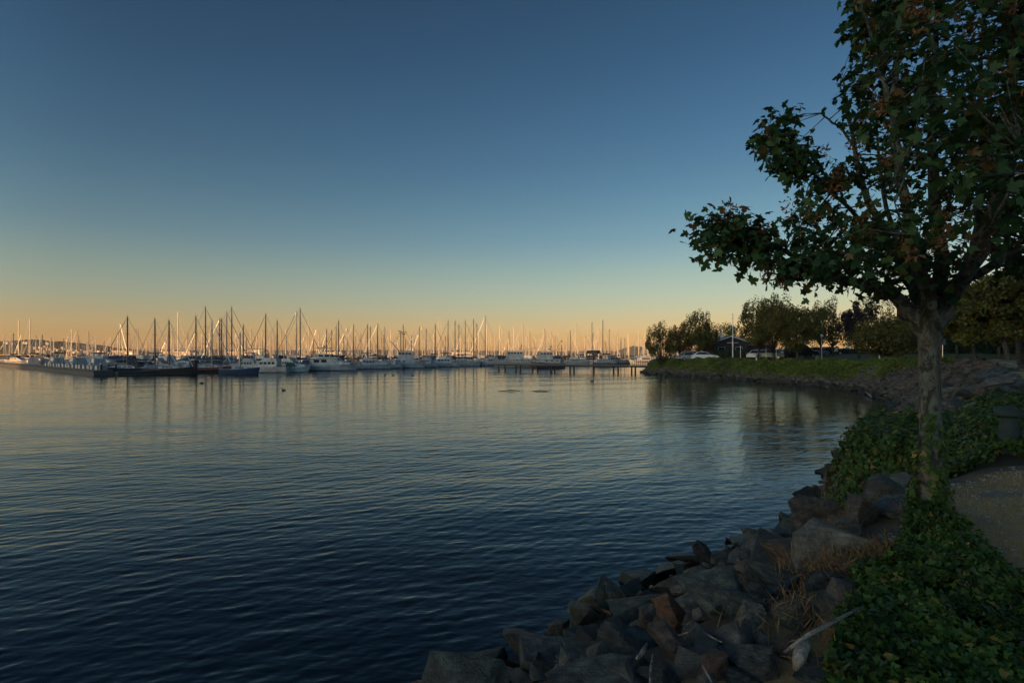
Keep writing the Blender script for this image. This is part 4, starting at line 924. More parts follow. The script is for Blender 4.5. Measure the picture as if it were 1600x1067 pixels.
# dry grass: tufts among the rocks and thin straw on the path side
def grass_at(name, x, y, hgt, label, dens_t=.6, lean=.5):
    gw = 2.6 if hgt < .07 else .8
    N = len(x); z = height(x, y); n = np.stack([rng.normal(0, lean, N), rng.normal(0, lean, N), np.ones(N)], -1); n /= np.linalg.norm(n, axis=1, keepdims=True)
    a = rng.normal(0, 1, (N, 3)); xx = np.cross(n, a); xx /= np.linalg.norm(xx, axis=1, keepdims=True); zz = np.cross(xx, n)
    rot = np.stack([xx, n, zz], -1); s_ = hgt*rng.uniform(.5, 1.2, N)
    t = tint2(N, dens_t, .25, .08, .08)
    return tag(scatter(name, [(-.022*gw, 0, 0), (.022*gw, 0, 0), (.014*gw, .55, .05), (0, 1, .18)], QF, np.stack([x, y, z-.01+(.17 if 'tufts' in label else 0)*rng.uniform(.2, 1, N)], -1), rot, s_, strawm, t), label, 'grass', kind='stuff')
cl = [(2.6, 4.6, .35), (2.9, 5.2, .4), (3.3, 5.9, .4), (2.3, 3.9, .3), (3.9, 6.7, .4), (2.9, 4.2, .3), (4.4, 7.4, .35), (2.0, 3.3, .3), (3.4, 5.0, .3), (5.0, 8.4, .4)]
gx_ = np.concatenate([rng.normal(a, c, 900) for a, b, c in cl]); gy_ = np.concatenate([rng.normal(b, c, 900) for a, b, c in cl])
IVP = [(1462, 808), (1505, 855), (1600, 925), (1750, 1010), (1270, 1400), (1300, 1060), (1318, 985), (1345, 930), (1362, 895), (1400, 862), (1425, 838)]
k = (sdist(gx_, gy_) > 1.9) & (fbm(gx_, gy_, 2.5, 3, 31) > .46) & ~in_poly(*pxy(gx_, gy_, height(gx_, gy_)+.1), IVP); grass_at('dry_grass', gx_[k], gy_[k], .11, 'tufts of reddish dry grass among the stones left of the maple', .12, .8)
gx_ = rng.uniform(3.6, 14, 60000); gy_ = rng.uniform(3.4, 13, 60000); D_ = sdist(gx_, gy_); k = (D_ > 3.5) & (fbm(gx_*.5, gy_*1.6, .9, 3, 27) < .53) & (mound(gx_, gy_) < .25) & (rng.uniform(size=60000) < .8)
k &= ~in_poly(*pxy(gx_, gy_, height(gx_, gy_)), [(1462, 808), (1505, 855), (1600, 925), (1750, 1010), (1270, 1400), (1300, 1060), (1400, 862)])
grass_at('dry_grass', gx_[k][:30000], gy_[k][:30000], .069, 'short straw-coloured grass beside the gravel right of the maple', .62, .9)
gx_ = rng.uniform(15, 60, 40000); gy_ = rng.uniform(20, 60, 40000); D_ = sdist(gx_, gy_); k = (D_ > 3.2) & (D_ < 8) & (fbm(gx_, gy_, .3, 3, 55) > .46)
grass_at('dry_grass', gx_[k][:9000], gy_[k][:9000], .16, 'pale straw strip between the riprap and the road', .8, .8)
# pebbles
N = 1500; x = rng.uniform(3.3, 11, N*3); y = rng.uniform(3.6, 9, N*3); D_ = sdist(x, y); k = (D_ > 3.4) & (D_ < 8.5) & (y < 7.2+.2*x); x, y = x[k][:N], y[k][:N]
pm = np.array(lv[1])*np.array([1.2, .9, .6])
co = (pm[None]*rng.uniform(.006, .024, (len(x), 1, 1))+np.stack([x, y, height(x, y)+.004], -1)[:, None, :]).reshape(-1, 3)
q = (lf[1][None]+(np.arange(len(x))*len(pm))[:, None, None]).reshape(-1, 3)
tag(raw_mesh('gravel', co, q, paint('pale_pebble', (.22, .22, .21), .8, var=.4, scale=9)), 'loose pale pebbles on the bare ground right of the maple', 'gravel', kind='stuff')

# brambles on the far bank
def bank(N):
    out = []
    i = rng.integers(14, 22, N*2); t = rng.uniform(size=N*2); a = SH[i]; b = SH[i+1]; p = a+(b-a)*t[:, None]; dd = b-a; n = np.stack([dd[:, 1], -dd[:, 0]], -1)/np.hypot(dd[:, 0], dd[:, 1])[:, None]
    lo = 3.4-2.75*sm((p[:, 1]-42)/18); d = lo+rng.uniform(0, 1, N*2)*(2.8+3.4*sm((p[:, 1]-42)/18)); q = p+n*d[:, None]
    x, y = q[:, 0], q[:, 1]; hh = (.12+1.5*fbm(x, y, .55, 3, 77)**1.3)*np.clip((6.3-d)/3.6, .16, 1)*np.clip((d-lo+.25)/.8, 0, 1); hh = np.maximum(hh, .1)
    u = rng.uniform(.45, 1.05, N*2); z = height(x, y)+hh*u
    return x, y, z, u, hh
x, y, z, u, hh = bank(62000)
k = ~((y < 46) & (fbm(x, y, .35, 2, 13) < .5)); x, y, z, hh = x[k], y[k], z[k], hh[k]
tag(scatter('bank_brambles', QUAD, QF, np.stack([x, y, z], -1), rand_rot(len(x), np.tile([-.3, -.5, 1.], (len(x), 1)), .6), rng.uniform(.10, .23, len(x)), bankm, tint2(len(x), .38+1.5*(fbm(x, y, .45, 3, 70)-.47), .22, .1, .1)), 'green brambles covering the top of the riprap bank across the cove', 'brambles', kind='stuff')
xx_, yy_ = np.meshgrid(np.linspace(16, 50, 150), np.linspace(24, 122, 320)); dd_ = sdist(xx_, yy_); lo_ = 3.4-2.75*sm((yy_-42)/18)
zz_ = height(xx_, yy_)+(.12+1.5*fbm(xx_, yy_, .55, 3, 77)**1.3)*np.clip((6.3-dd_)/3.6, .16, 1)*np.clip((dd_-lo_+.25)/.8, 0, 1)*.55-np.where((dd_ < lo_) | (dd_ > lo_+6), 1.2, 0)-.1
tag(grid_mesh('bramble_stems', xx_, yy_, zz_, paint('bramble_litter', (.022, .028, .012), .95)), 'dark stems beneath the brambles on the far bank', 'brambles', kind='stuff')

# ------------------------------------------------------------------ trees of the park
def clumps(rx, rz, n, r):
    c = r.normal(0, 1, (n, 3)); c /= np.linalg.norm(c, axis=1, keepdims=True); c *= (r.uniform(.15, 1, (n, 1))**.45); return c*np.array([rx, rx, rz])
def park_tree(H, crown_w, trunk_h, leafm_, seed, upright=False, trunk_r=.16, leaf=.26, dens=1.0, name='tree', alt=.25, low=.5):
    r = np.random.default_rng(seed); rt = empty(name, (0, 0, 0)); rx = crown_w/2; rz = (H-trunk_h)/2; zc = trunk_h+rz
    tr = MB(); bend = r.normal(0, .12, 2)
    path = [(0, 0, -.3), (0, 0, .2), (bend[0]*.5, bend[1]*.5, trunk_h*.6), (bend[0], bend[1], trunk_h), (bend[0]*1.5, bend[1]*1.5, zc+rz*.4)]
    tr.tube(path, [trunk_r*1.4, trunk_r*1.05, trunk_r*.9, trunk_r*.8, trunk_r*.2], 9)
    C = clumps(rx, rz, int(46*dens), r); C[:, 2] += zc; C[:, 0] += bend[0]; C[:, 1] += bend[1]
    if upright:      # ragged upright shoots on the outline
        C[:, 2] += (r.uniform(0, 1, len(C))**2)*rz*.35
    k = C[:, 2] < zc; C[k, :2] *= (low+(1-low)*np.clip((C[k, 2]-trunk_h)/rz, 0, 1))[:, None]**.3
    for c in C[:22]:
        s0 = Vector((bend[0], bend[1], trunk_h*r.uniform(.75, 1.1))); mid = s0.lerp(Vector(c), .5)+Vector((0, 0, -.05*H*r.uniform(0, 1))); tr.tube([s0, mid, Vector(c)], [trunk_r*.42, trunk_r*.24, .02], 5)
    tr.build('trunk', barkd, rt, True)
    nl = int(185); pos = []; nrm = []; tn = []
    for c in C:
        rr2 = rx*r.uniform(.20, .36); p = r.normal(0, 1, (nl, 3)); p /= np.linalg.norm(p, axis=1, keepdims=True); pp = p*(r.uniform(.3, 1, (nl, 1))**.5)*rr2*np.array([1, 1, .75])
        if upright: f_ = .35*float(c[2] > zc); pp[:, 2] *= 1.5+1.6*f_; pp[:, :2] *= 1-f_
        pos.append(c+pp); nrm.append(p*.7+np.array([0, 0, .6])); tn.append(np.full(nl, r.uniform(.1, .75)))
    pos = np.vstack(pos); nrm = np.vstack(nrm); t = np.clip(np.concatenate(tn)+r.normal(0, .15, len(pos)), 0, 1); a = np.where(r.uniform(size=len(pos)) < alt, r.uniform(.2, 1, len(pos)), .05)
    scatter('crown', QUAD, QF, pos, rand_rot(len(pos), nrm, .6, r), r.uniform(.5, 1.15, len(pos))*leaf*.88, leafm_, np.stack([t, a, t], -1), rt)
    return rt
TG = 'park trees along the far shore'
def tree_at(px, Y, top, wpx, trunk, mat, label, up=False, cat='tree', name='tree', **k):
    x = (px-CX)/F*Y; g = gz(x, Y); H = mh(top, Y)-g; w_ = wpx/F*Y
    t = park_tree(H, w_, trunk, mat, int(px*7+Y), up, name=name, **k); t.location = (x, Y, g); tag(t, label, cat, TG); return t
tree_at(1034, 106, 511, 52, 1.3, treeg, 'green tree at the end of the bank nearest the pier, ragged on its left', True, leaf=.24)
tree_at(1062, 112, 514, 46, 1.3, treer, 'reddish-brown tree between the first tree and the tall ragged one', True)
tree_at(1092, 104, 494, 58, 1.4, treeg, 'tall ragged green tree second in the row from the pier', True, leaf=.26, dens=1.3)
tree_at(1104, 112, 512, 40, 1.3, treer, 'low reddish tree left of the dark house', True)
tree_at(1140, 150, 506, 60, 2.5, treee, 'rounded dark evergreen behind the house roof', False, cat='evergreen', name='evergreen_tree', leaf=.4)
tree_at(1184, 84, 476, 56, 2.1, treeg, 'green tree with upright shoots right of the flagpole', True, dens=1.3)
tree_at(1210, 78, 466, 74, 2.1, treeg, 'tallest green tree of the row above the parked cars', True, dens=1.6, alt=.3)
tree_at(1247, 74, 476, 78, 2.1, treeg, 'broad green tree above the dark van', False, dens=1.5)
tree_at(1283, 88, 478, 58, 2.2, treeg, 'tree with sunset light showing through its right side', True)
tree_at(1302, 96, 482, 70, 1.6, treeg, 'thin see-through tree above the walking person', True, dens=.42, leaf=.2)
tree_at(1342, 80, 478, 52, 1.4, treed, 'dark purple plum tree behind the broad low tree', True, dens=1.1)
tree_at(1392, 62, 496, 118, 1.2, treeg, 'broad low-spreading tree left of the maple trunk', False, dens=1.8, leaf=.24, low=.9)
tree_at(1378, 84, 472, 84, 2.0, treeg, 'open feathery tree behind the maple fork', True, dens=.6, leaf=.2)
tree_at(1440, 70, 486, 80, 1.6, treeg, 'dark tree hidden behind the maple trunk', False, dens=1.3)
tree_at(1496, 44, 462, 92, 1.9, treeg, 'green tree with thin pale trunk just right of the maple', False, dens=1.6, trunk_r=.10)
tree_at(1524, 38, 446, 110, 1.7, treey, 'bright yellow-green tree right of the maple', False, dens=1.9, leaf=.24, trunk_r=.10)
tree_at(1578, 27.5, 432, 118, 1.45, treeg, 'dark-trunked tree on the straw strip by the road', False, dens=2.0, leaf=.2, trunk_r=.12)
tree_at(1594, 34, 420, 130, 2.2, treey, 'tree with thick pale trunk at the road edge', False, dens=1.8, leaf=.24, trunk_r=.2)
tree_at(1660, 30, 410, 150, 2.0, treeg, 'wide green tree at the road edge past the pale trunk', False, dens=1.8, leaf=.24)
tree_at(1560, 62, 452, 150, 2.0, treeg, 'large dark tree beyond the road behind the yellow-green tree', False, dens=2.0, leaf=.34)
tree_at(1470, 92, 492, 110, 2.0, treee, 'dark evergreen mass beyond the road behind the maple trunk', False, cat='evergreen', name='evergreen_tree', dens=1.8, leaf=.36)
tree_at(1640, 70, 440, 160, 2.4, treee, 'tall dark evergreen beyond the road near the edge of the photo', False, cat='evergreen', name='evergreen_tree', dens=1.8, leaf=.36)
tree_at(1425, 118, 505, 90, 2.0, treee, 'far dark evergreen behind the lawn left of the maple trunk', False, cat='evergreen', name='evergreen_tree', dens=1.6, leaf=.42)
for px, Yd, top, w_, lb in ((1256, 150, 532, 30, 'small lime bush glowing in the sun between the trunks'), (1322, 165, 530, 36, 'sunlit yellow bush behind the pale monument'), (1290, 180, 528, 40, 'sunlit golden bush at the far end of the lawn')):
    tree_at(px, Yd, top, w_, .5, treey, lb, False, cat='bush', name='bush', dens=.5, leaf=.3)
# hedge before the house
def hedge(a, b, h, w_, label, N=2600, sz=1.0):
    a, b = Vector(a), Vector(b); d = b-a; e_ = empty('hedge', ((a+b)/2).to_tuple(), math.atan2(d.y, d.x), label, 'hedge'); ln_ = d.length
    m = MB(); m.box((0, 0, h*.46), (ln_, w_*.8, h*.9)); m.build('stems', paint('hedge_stems', (.012, .016, .008), .95), e_)
    x = rng.uniform(-ln_/2, ln_/2, N); y = rng.uniform(-w_/2, w_/2, N); z = rng.uniform(0, h, N); f = rng.integers(0, 3, N)
    y = np.where(f == 0, -w_/2, np.where(f == 1, w_/2, y)); z = np.where(f == 2, h, z); z = z+rng.normal(0, .06, N); y = y+rng.normal(0, .06, N)
    scatter('foliage', QUAD, QF, np.stack([x, y, z], -1), rand_rot(N, None, 1.5), rng.uniform(.12, .24, N)*sz, hedgem, tint2(N, .5), e_)
def gpt(px, Y): x = (px-CX)/F*Y; return (x, Y, gz(x, Y))
hedge(gpt(1120, 104), gpt(1190, 96), 1.5, 1.2, 'clipped dark hedge in front of the brown house')
hedge(gpt(1240, 108), gpt(1420, 104), 1.1, 1.0, 'long low green hedge behind the lawn', 3600)
hedge(gpt(1405, 96), gpt(1560, 84), 4.2, 3.0, 'tall dark shrub belt beyond the lawn behind the maple trunk', 6000, 2)
hedge(gpt(1555, 80), gpt(1800, 66), 5.0, 3.0, 'tall dark shrub belt beyond the road at the edge of the photo', 8000, 2)
# road behind the trees on the right and the car park
def ribbon(name, pts, w_, mat, lift=.03):
    V = []; Fq = []
    for i, p in enumerate(pts):
        a = pts[max(0, i-1)]; b = pts[min(len(pts)-1, i+1)]; dx, dy = b[0]-a[0], b[1]-a[1]; l_ = math.hypot(dx, dy); nx, ny = -dy/l_, dx/l_
        for s_ in (-1, -.5, 0, .5, 1): x, y = p[0]+nx*w_/2*s_, p[1]+ny*w_/2*s_; V.append((x, y, gz(x, y)+lift))
    for i in range(len(pts)-1):
        for k in range(4): Fq.append((i*5+k, (i+1)*5+k, (i+1)*5+k+1, i*5+k+1))
    return tag(raw_mesh(name, np.array(V), np.array(Fq), mat), kind='structure')
ribbon('road', [(float(np.interp(t, range(8), [20, 22, 25, 29.5, 34, 37.5, 41.5, 43])), float(np.interp(t, range(8), [12, 18, 25, 32, 40, 48, 57, 68]))) for t in np.linspace(0, 7, 90)], 3.6, asphalt, .05)
ribbon('path', [(x, y) for x, y in [(43, 70), (42, 74), (41, 80), (42, 88), (46, 94)]], 1.6, paint('path_surface', (.10, .09, .08), .9), .06)
xg, yg = np.meshgrid(np.linspace(36, 110, 60), np.linspace(98, 128, 30)); keepm = sdist(xg, yg)
tag(grid_mesh('car_park', xg, yg, height(xg, yg)+.06, asphalt), kind='structure')

# ------------------------------------------------------------------ cars
def car(loc, rz, body, label, van=False, group='cars parked behind the trees'):
    r_ = empty('parked_car' if not van else 'parked_van', loc, rz, label, 'car' if not van else 'van', group)
    L_, W_ = (4.5, 1.78) if not van else (5.0, 1.95)
    prof = [(-2.25, .35), (-2.28, .75), (-2.1, .98), (-1.2, 1.02), (.95, .98), (2.0, .84), (2.25, .62), (2.24, .32)] if not van else [(-2.5, .35), (-2.5, 1.2), (.9, 1.2), (2.2, 1.0), (2.48, .75), (2.46, .33)]
    m = MB(); m.prism(prof, W_/2, W_/2*.97); m.build('body', body, r_)
    top = [(-1.75, .98), (-1.15, 1.42), (.05, 1.46), (.95, .97)] if not van else [(-2.45, 1.2), (-2.3, 1.98), (.4, 2.0), (1.35, 1.18)]
    m = MB(); m.prism(top, W_/2*.9, W_/2*.76); m.build('cabin_glass', glass, r_)
    m = MB(); zt = top[1][1]; m.prism([(top[1][0], zt+.004), (top[1][0]+.1, zt+.06), (top[2][0]-.1, zt+.09), (top[2][0], top[2][1]+.004)], W_/2*.76, W_/2*.7)
    for s_ in (-1, 1):
        for (x0, z0), (x1, z1) in ((top[0], top[1]), (top[2], top[3])): m.tube([(x0, s_*W_/2*.9, z0), (x1, s_*W_/2*.765, z1)], .05, 5)
    m.build('roof', body, r_)
    for sx in (-1.4, 1.4):
        for sy in (-1, 1):
            w_ = MB(); w_.tube([(sx, sy*(W_/2-.2), .32), (sx, sy*(W_/2+.01), .32)], .32, 14); wo_ = w_.build('wheel', black, r_)
            w_ = MB(); w_.tube([(sx, sy*(W_/2+.012), .32), (sx, sy*(W_/2+.03), .32)], .19, 10); w_.build('rim', steel, wo_)
    for sy in (-1, 1):
        m = MB(); m.box((L_/2-.02, sy*W_*.34, .66), (.08, .34, .14)); m.build('headlight', trimw, r_)
        m = MB(); m.box((-L_/2+.0, sy*W_*.38, .8), (.08, .24, .14)); m.build('tail_light', paint('red_lens', (.3, .02, .02), .3), r_)
    return r_
silver = paint('silver_car_paint', (.34, .36, .38), .25, .3); carw = paint('white_car_paint', (.62, .64, .66), .25); carb = paint('blue_car_paint', (.06, .10, .18), .25); cark = paint('black_car_paint', (.015, .015, .018), .25); carr = paint('maroon_car_paint', (.12, .03, .04), .25); carg = paint('teal_car_paint', (.06, .13, .13), .25)
for px, Yd, rz, c, lb, vn in (
 (1078, 101, .1, silver, 'silver car parked at the left end of the row under the reddish trees', 0), (1089, 104, .2, carg, 'dark teal car parked between the silver one and the white one', 0), (1101, 98, -.2, carw, 'white car parked nearest the dark house', 0),
 (1188, 93, .5, carw, 'white car with a steep windscreen beside the white bollard', 0), (1202, 92, 2.6, carg, 'teal-grey car second right of the white bollard', 0), (1211, 96, 2.5, silver, 'silver car third right of the white bollard', 0), (1222, 97, 2.4, carr, 'maroon car fourth right of the white bollard', 0), (1230, 101, 2.7, carb, 'blue car just left of the dark van', 0),
 (1252, 92, .15, cark, 'long dark van with a bright windscreen edge', 1), (1274, 98, .3, silver, 'silver car right of the dark van', 0), (1297, 106, .1, cark, 'low black car behind the walking person', 0), (1318, 112, .1, silver, 'silver car in front of the pale monument', 0), (1341, 114, .2, carw, 'white car right of the pale monument', 0), (1355, 116, 2.9, carw, 'white car seen beside the plum tree trunk', 0), (1372, 118, .3, carb, 'blue car at the right end of the row', 0)):
    x = (px-CX)/F*Yd; car((x, Yd, gz(x, Yd)+.06), rz, c, lb, bool(vn))
# ------------------------------------------------------------------ the brown house
hx, hy, hz = gpt(1136, 118); hs = empty('brown_house', (hx, hy, hz), -.12, 'dark brown house with white gable trim behind the hedge', 'house')
m = MB(); m.box((0, 0, 1.6), (6.6, 6, 3.2)); m.build('wall', brownwall, hs)
m = MB(); m.prism([(-3.9, 3.2), (0, 4.6), (3.9, 3.2), (3.9, 3.0), (0, 4.35), (-3.9, 3.0)], 3.5); rf = m.build('roof', darkroof, hs)
m = MB(); m.box((-1.2, 0, 4.75), (.7, .7, 1.1)); m.build('chimney', stonewhite, rf)
m = MB(); m.prism([(-3.2, 3.205), (0, 4.33), (3.2, 3.205)], 2.98); m.build('gable', brownwall, hs)
m = MB(); m.tube([(-4.0, -3.52, 3.1), (0, -3.52, 4.5), (4.0, -3.52, 3.1)], .13, 4); m.build('bargeboard', trimw, hs)
m = MB(); m.box((5.8, .5, 1.35), (5.0, 5, 2.7)); m.build('wing_wall', brownwall, hs)
m = MB(); m.prism([(3.3, 2.71), (3.4, 3.3), (8.2, 2.9), (8.5, 2.71)], 3.2, 2.2, 0, .5); m.build('wing_roof', paint('pale_shingle', (.26, .29, .29), .7), hs)
for x in (-1.8, 1.6):
    m = MB(); m.box((x, -3.03, 1.7), (1.2, .08, 1.1)); w_ = m.build('window', glass, hs); m = MB(); m.tube([(x-.65, -3.06, 1.1), (x-.65, -3.06, 2.3), (x+.65, -3.06, 2.3), (x+.65, -3.06, 1.1), (x-.65, -3.06, 1.1)], .05, 4); m.build('frame', trimw, w_)
m = MB(); m.box((0, 0, 1.5), (6, 5, 3)); up = empty('boat_house', gpt(1132, 134), -.1, 'upper dark gable with white ridge trim rising behind the brown house', 'house')
m = MB(); m.box((0, 0, 2.9), (7, 5, 5.8)); m.build('wall', brownwall, up); m = MB(); m.prism([(-4, 5.75), (0, 7.1), (4, 5.75), (4, 5.55), (0, 6.85), (-4, 5.55)], 3); m.build('roof', darkroof, up); m = MB(); m.tube([(-2.6, -3.05, 6.05), (0, -3.05, 6.95), (2.6, -3.05, 6.05)], .14, 4); m.build('bargeboard', trimw, up)
m = MB()
for x in (-2, 2): m.box((x, -2.53, 4.2), (1.2, .08, 1.2))
m.build('window', glass, up)
# poles, posts, bins
def lamp(px, Y, top, label, mat=teal, head=True, name='street_lamp', cat='street lamp', r_=.05):
    g = gpt(px, Y); h = mh(top, Y)-g[2]; e_ = empty(name, g, 0, label, cat)
    m = MB(); m.tube([(0, 0, -.2), (0, 0, h)], [r_, r_*.7], 8); m.build('pole', mat, e_)
    if head: m = MB(); m.lathe([(.06, h), (.24, h+.12), (.2, h+.34), (.05, h+.46)], 10); m.build('lamp_head', trimw, e_)
    return e_
fp = lamp(1145, 90, 490, 'tall white flagpole with crossbar beside the brown house', trimw, False, 'flagpole', 'flagpole', .09)
m = MB(); m.tube([(-.9, 0, 3.0), (.9, 0, 3.0)], .05, 5); m.build('crossbar', trimw, fp)
lamp(1284, 84, 527, 'white lamp pole left of the walking person', trimw); lamp(1269, 92, 530, 'teal lamp post above the right end of the dark van', teal); lamp(1157, 92, 540, 'short white pole right of the flagpole', trimw, False, 'marker_post', 'post', .06)
for px, lb in ((1197, 'thin pale pole above the teal-grey parked car'), (1213, 'thin pale pole above the silver and maroon parked cars')): lamp(px, 90, 541, lb, trimw, False, 'marker_post', 'post', .035)
def bollard(px, Y, h, r_, label):
    e_ = empty('bollard', gpt(px, Y), 0, label, 'bollard'); m = MB(); m.lathe([(r_, -.2), (r_, h*.9)], 10); m.build('post', trimw, e_); m = MB(); m.lathe([(r_*1.08, h*.9+.003), (r_*1.0, h), (.02, h+.05)], 10); m.build('cap', steel, e_)
bollard(1182, 82, .85, .10, 'white bollard on the bank top left of the parked cars'); bollard(1374, 72, .6, .09, 'pale short post on the lawn near the broad low tree')
# monument: a pale tiered figure on a base at the lawn end
mo = empty('monument', gpt(1324, 108), 0, 'small pale stone monument with stepped base and narrow top', 'monument')
m = MB(); m.box((0, 0, .35), (1.6, 1.6, .7)); m.build('base', stonewhite, mo); m = MB(); m.lathe([(.42, .703), (.34, 1.5), (.16, 1.7), (.22, 2.0), (.18, 2.3), (.04, 2.5)], 10); m.build('statue', paint('pale_stone', (.42, .45, .46), .8), mo)
bn = empty('litter_bin', gpt(1278, 76), 0, 'teal round litter bin on the lawn near the bank edge', 'litter bin')
m = MB(); m.lathe([(.27, 0), (.31, .8)], 14); m.build('body', teal, bn); m = MB(); m.lathe([(.33, .803), (.3, .9), (.12, 1.02)], 14); m.build('lid', darkroof, bn)
bt = empty('picnic_table', gpt(1261, 79), .2, 'weathered wooden picnic table left of the teal bin', 'picnic table')
m = MB(); m.box((0, 0, .74), (1.8, .75, .05)); m.build('table_top', rustw, bt)
for s_ in (-1, 1):
    m = MB(); m.box((0, s_*.7, .45), (1.8, .26, .05)); m.build('bench', rustw, bt)
    m = MB(); m.tube([(s_*.65, -.65, 0), (s_*.65, -.2, .71)], .045, 5); m.tube([(s_*.65, .65, 0), (s_*.65, .2, .71)], .045, 5); m.box((s_*.65, 0, .4), (.06, 1.5, .08)); m.build('leg', rustw, bt)
# road sign on the right
sg = empty('road_sign', gpt(1473, 48), 0, 'small blue-grey sign on a thin post right of the maple trunk', 'sign')
m = MB(); m.tube([(0, 0, 0), (0, 0, 2.1)], .035, 6); m.build('post', steel, sg); m = MB(); m.box((0, -.045, 1.85), (.45, .02, .5)); m.build('sign_panel', paint('sign_blue', (.10, .14, .24), .5), sg)
# stone lantern-like post with a cap and a side rail in the ivy
q = P(1576, 688, 9.4); lt = empty('capped_post', (q.x, q.y, gz(q.x, q.y)-.05), 0, 'weathered grey-green post with a mushroom cap and a side rail standing in the ivy', 'post')
stone = paint('weathered_green_concrete', (.022, .038, .037), .9, var=.35, scale=7); hb = mh(634, 9.4)-gz(q.x, q.y)+.05
m = MB(); m.lathe([(.15, -.1), (.135, .1), (.125, hb*.45), (.14, hb*.5), (.14, hb*.62), (.115, hb*.68), (.105, hb-.176)], 16); m.build('shaft', stone, lt, True)
m = MB(); m.lathe([(.10, hb-.175), (.19, hb-.165), (.20, hb-.14), (.17, hb-.07), (.10, hb-.02), (.02, hb+.01)], 18); m.build('cap', stone, lt, True)
m = MB(); m.tube([(.1, 0, hb*.54), (.5, -.03, hb*.52), (1.6, -.1, hb*.5)], [.075, .06, .06], 8); m.build('rail', stone, lt, True)

# ------------------------------------------------------------------ person on the lawn
def skin_body(name, V, E, Rd, mat, parent=None, sub=2):
    me = bpy.data.meshes.new(name); me.from_pydata(V, E, []); o = bpy.data.objects.new(name, me); COL.objects.link(o)
    sk = o.modifiers.new('skin', 'SKIN'); sk.use_smooth_shade = True
    for i, r_ in enumerate(Rd): me.skin_vertices[0].data[i].radius = (r_, r_)
    me.skin_vertices[0].data[0].use_root = True
    ss = o.modifiers.new('sub', 'SUBSURF'); ss.levels = sub; ss.render_levels = sub; me.materials.append(mat)
    if parent: o.parent = parent
    return o
gx0 = gpt(1307, 86); pr = empty('person', gx0, .5, 'person in a pale top and dark trousers walking on the lawn by the path', 'person')
V = [(0, 0, .95), (0, 0, 1.15), (0, .01, 1.38), (0, .01, 1.48), (0, .03, 1.60), (0, .03, 1.72), (-.17, 0, 1.40), (-.22, .05, 1.14), (-.2, .16, .93), (.17, 0, 1.40), (.23, -.06, 1.14), (.22, -.04, .92), (-.09, 0, .88), (-.1, .14, .5), (-.1, .10, .08), (-.1, .22, .04), (.09, 0, .88), (.1, -.08, .5), (.1, -.26, .12), (.1, -.18, .04)]
E = [(0,1),(1,2),(2,3),(3,4),(4,5),(2,6),(6,7),(7,8),(2,9),(9,10),(10,11),(0,12),(12,13),(13,14),(14,15),(0,16),(16,17),(17,18),(18,19)]
Rd = [.13, .12, .14, .055, .095, .07, .06, .045, .03, .06, .045, .03, .09, .06, .04, .035, .09, .06, .04, .035]
skin_body('body', V, E, Rd, paint('skin_tone', (.35, .22, .16), .6), pr)
skin_body('jacket', V[:12], E[:11][:3]+E[5:11], [.155, .15, .165, .07, .02, .02, .08, .065, .05, .08, .065, .05], paint('pale_jacket', (.7, .66, .6), .8), pr) if False else None
JV = [V[i] for i in (0, 1, 2, 6, 7, 8, 9, 10, 11)]; JE = [(0,1),(1,2),(2,3),(3,4),(4,5),(2,6),(6,7),(7,8)]
skin_body('jacket', JV, JE, [.165, .15, .165, .085, .07, .055, .085, .07, .055], paint('pale_jacket', (.7, .66, .6), .8), pr)
TV = [V[i] for i in (0, 12, 13, 14, 16, 17, 18)]; TE = [(0,1),(1,2),(2,3),(0,4),(4,5),(5,6)]
skin_body('trousers', TV, TE, [.145, .105, .08, .06, .105, .08, .06], paint('dark_trousers', (.03, .03, .04), .8), pr)
m = MB(); m.ell((0, .0, 1.74), (.10, .11, .08), 10); m.build('hair', paint('brown_hair', (.05, .03, .02), .7), pr, True)

# ------------------------------------------------------------------ driftwood and sticks
def stick(name, pts, rad, mat, label, group=None):
    m = MB(); m.tube(pts, [r_*(.42 if name != 'driftwood_log' else .6) for r_ in rad], 8); return tag(m.build(name, mat, None, True), label, 'driftwood', group)
def S(px, py, up=.1, f=1.0):
    p = hit(px, min(py, 1200)); v = p-cam.location; v = Vector(cam.location)+v*(1-up/max(.3, EYE-p.z)*1.0); return v
stick('driftwood_pole', [S(1225, 1021, .32), S(1262, 996, .36), S(1308, 969, .38), S(1345, 950, .3)], [.014, .024, .022, .012], driftm, 'long pale driftwood pole leaning from the stones into the ivy')
stick('driftwood_log', [S(1243, 1050, .25), S(1248, 1030, .3), S(1256, 1008, .3), S(1258, 1000, .3)], [.02, .05, .05, .02], driftm, 'short fat bleached log standing up beside the driftwood pole')
stick('driftwood_stick', [S(1016, 1066, .3), S(1017, 1045, .34), S(1020, 1024, .34)], [.012, .015, .009], driftm, 'thin upright bleached stick between the dark stones')
stick('driftwood_stick', [S(1096, 1036, .35), S(1102, 1050, .3), S(1112, 1066, .3)], [.006, .012, .012], driftm, 'thin forked pale stick leaning on the orange-brown stone')
stick('driftwood_stick', [S(1098, 988, .4), S(1112, 996, .4), S(1128, 1003, .4)], [.005, .009, .006], driftm, 'small pale twig lying above the orange-brown stone')
stick('driftwood_stick', [S(1014, 992, .4), S(1035, 995, .4), S(1062, 992, .4), S(1080, 986, .4)], [.012, .013, .010, .006], driftm, 'crooked stick lying across the brown boulder below the rust-stained wedge')
stick('driftwood_plank', [S(903, 941, .15), S(926, 947, .18), S(955, 958, .2)], [.03, .045, .05], rustw, 'reddish wet plank sticking out over the water')
stick('driftwood_stick', [S(905, 951, .1), S(925, 952, .12), S(950, 950, .15)], [.012, .02, .02], rustw, 'thin dark branch under the reddish wet plank')
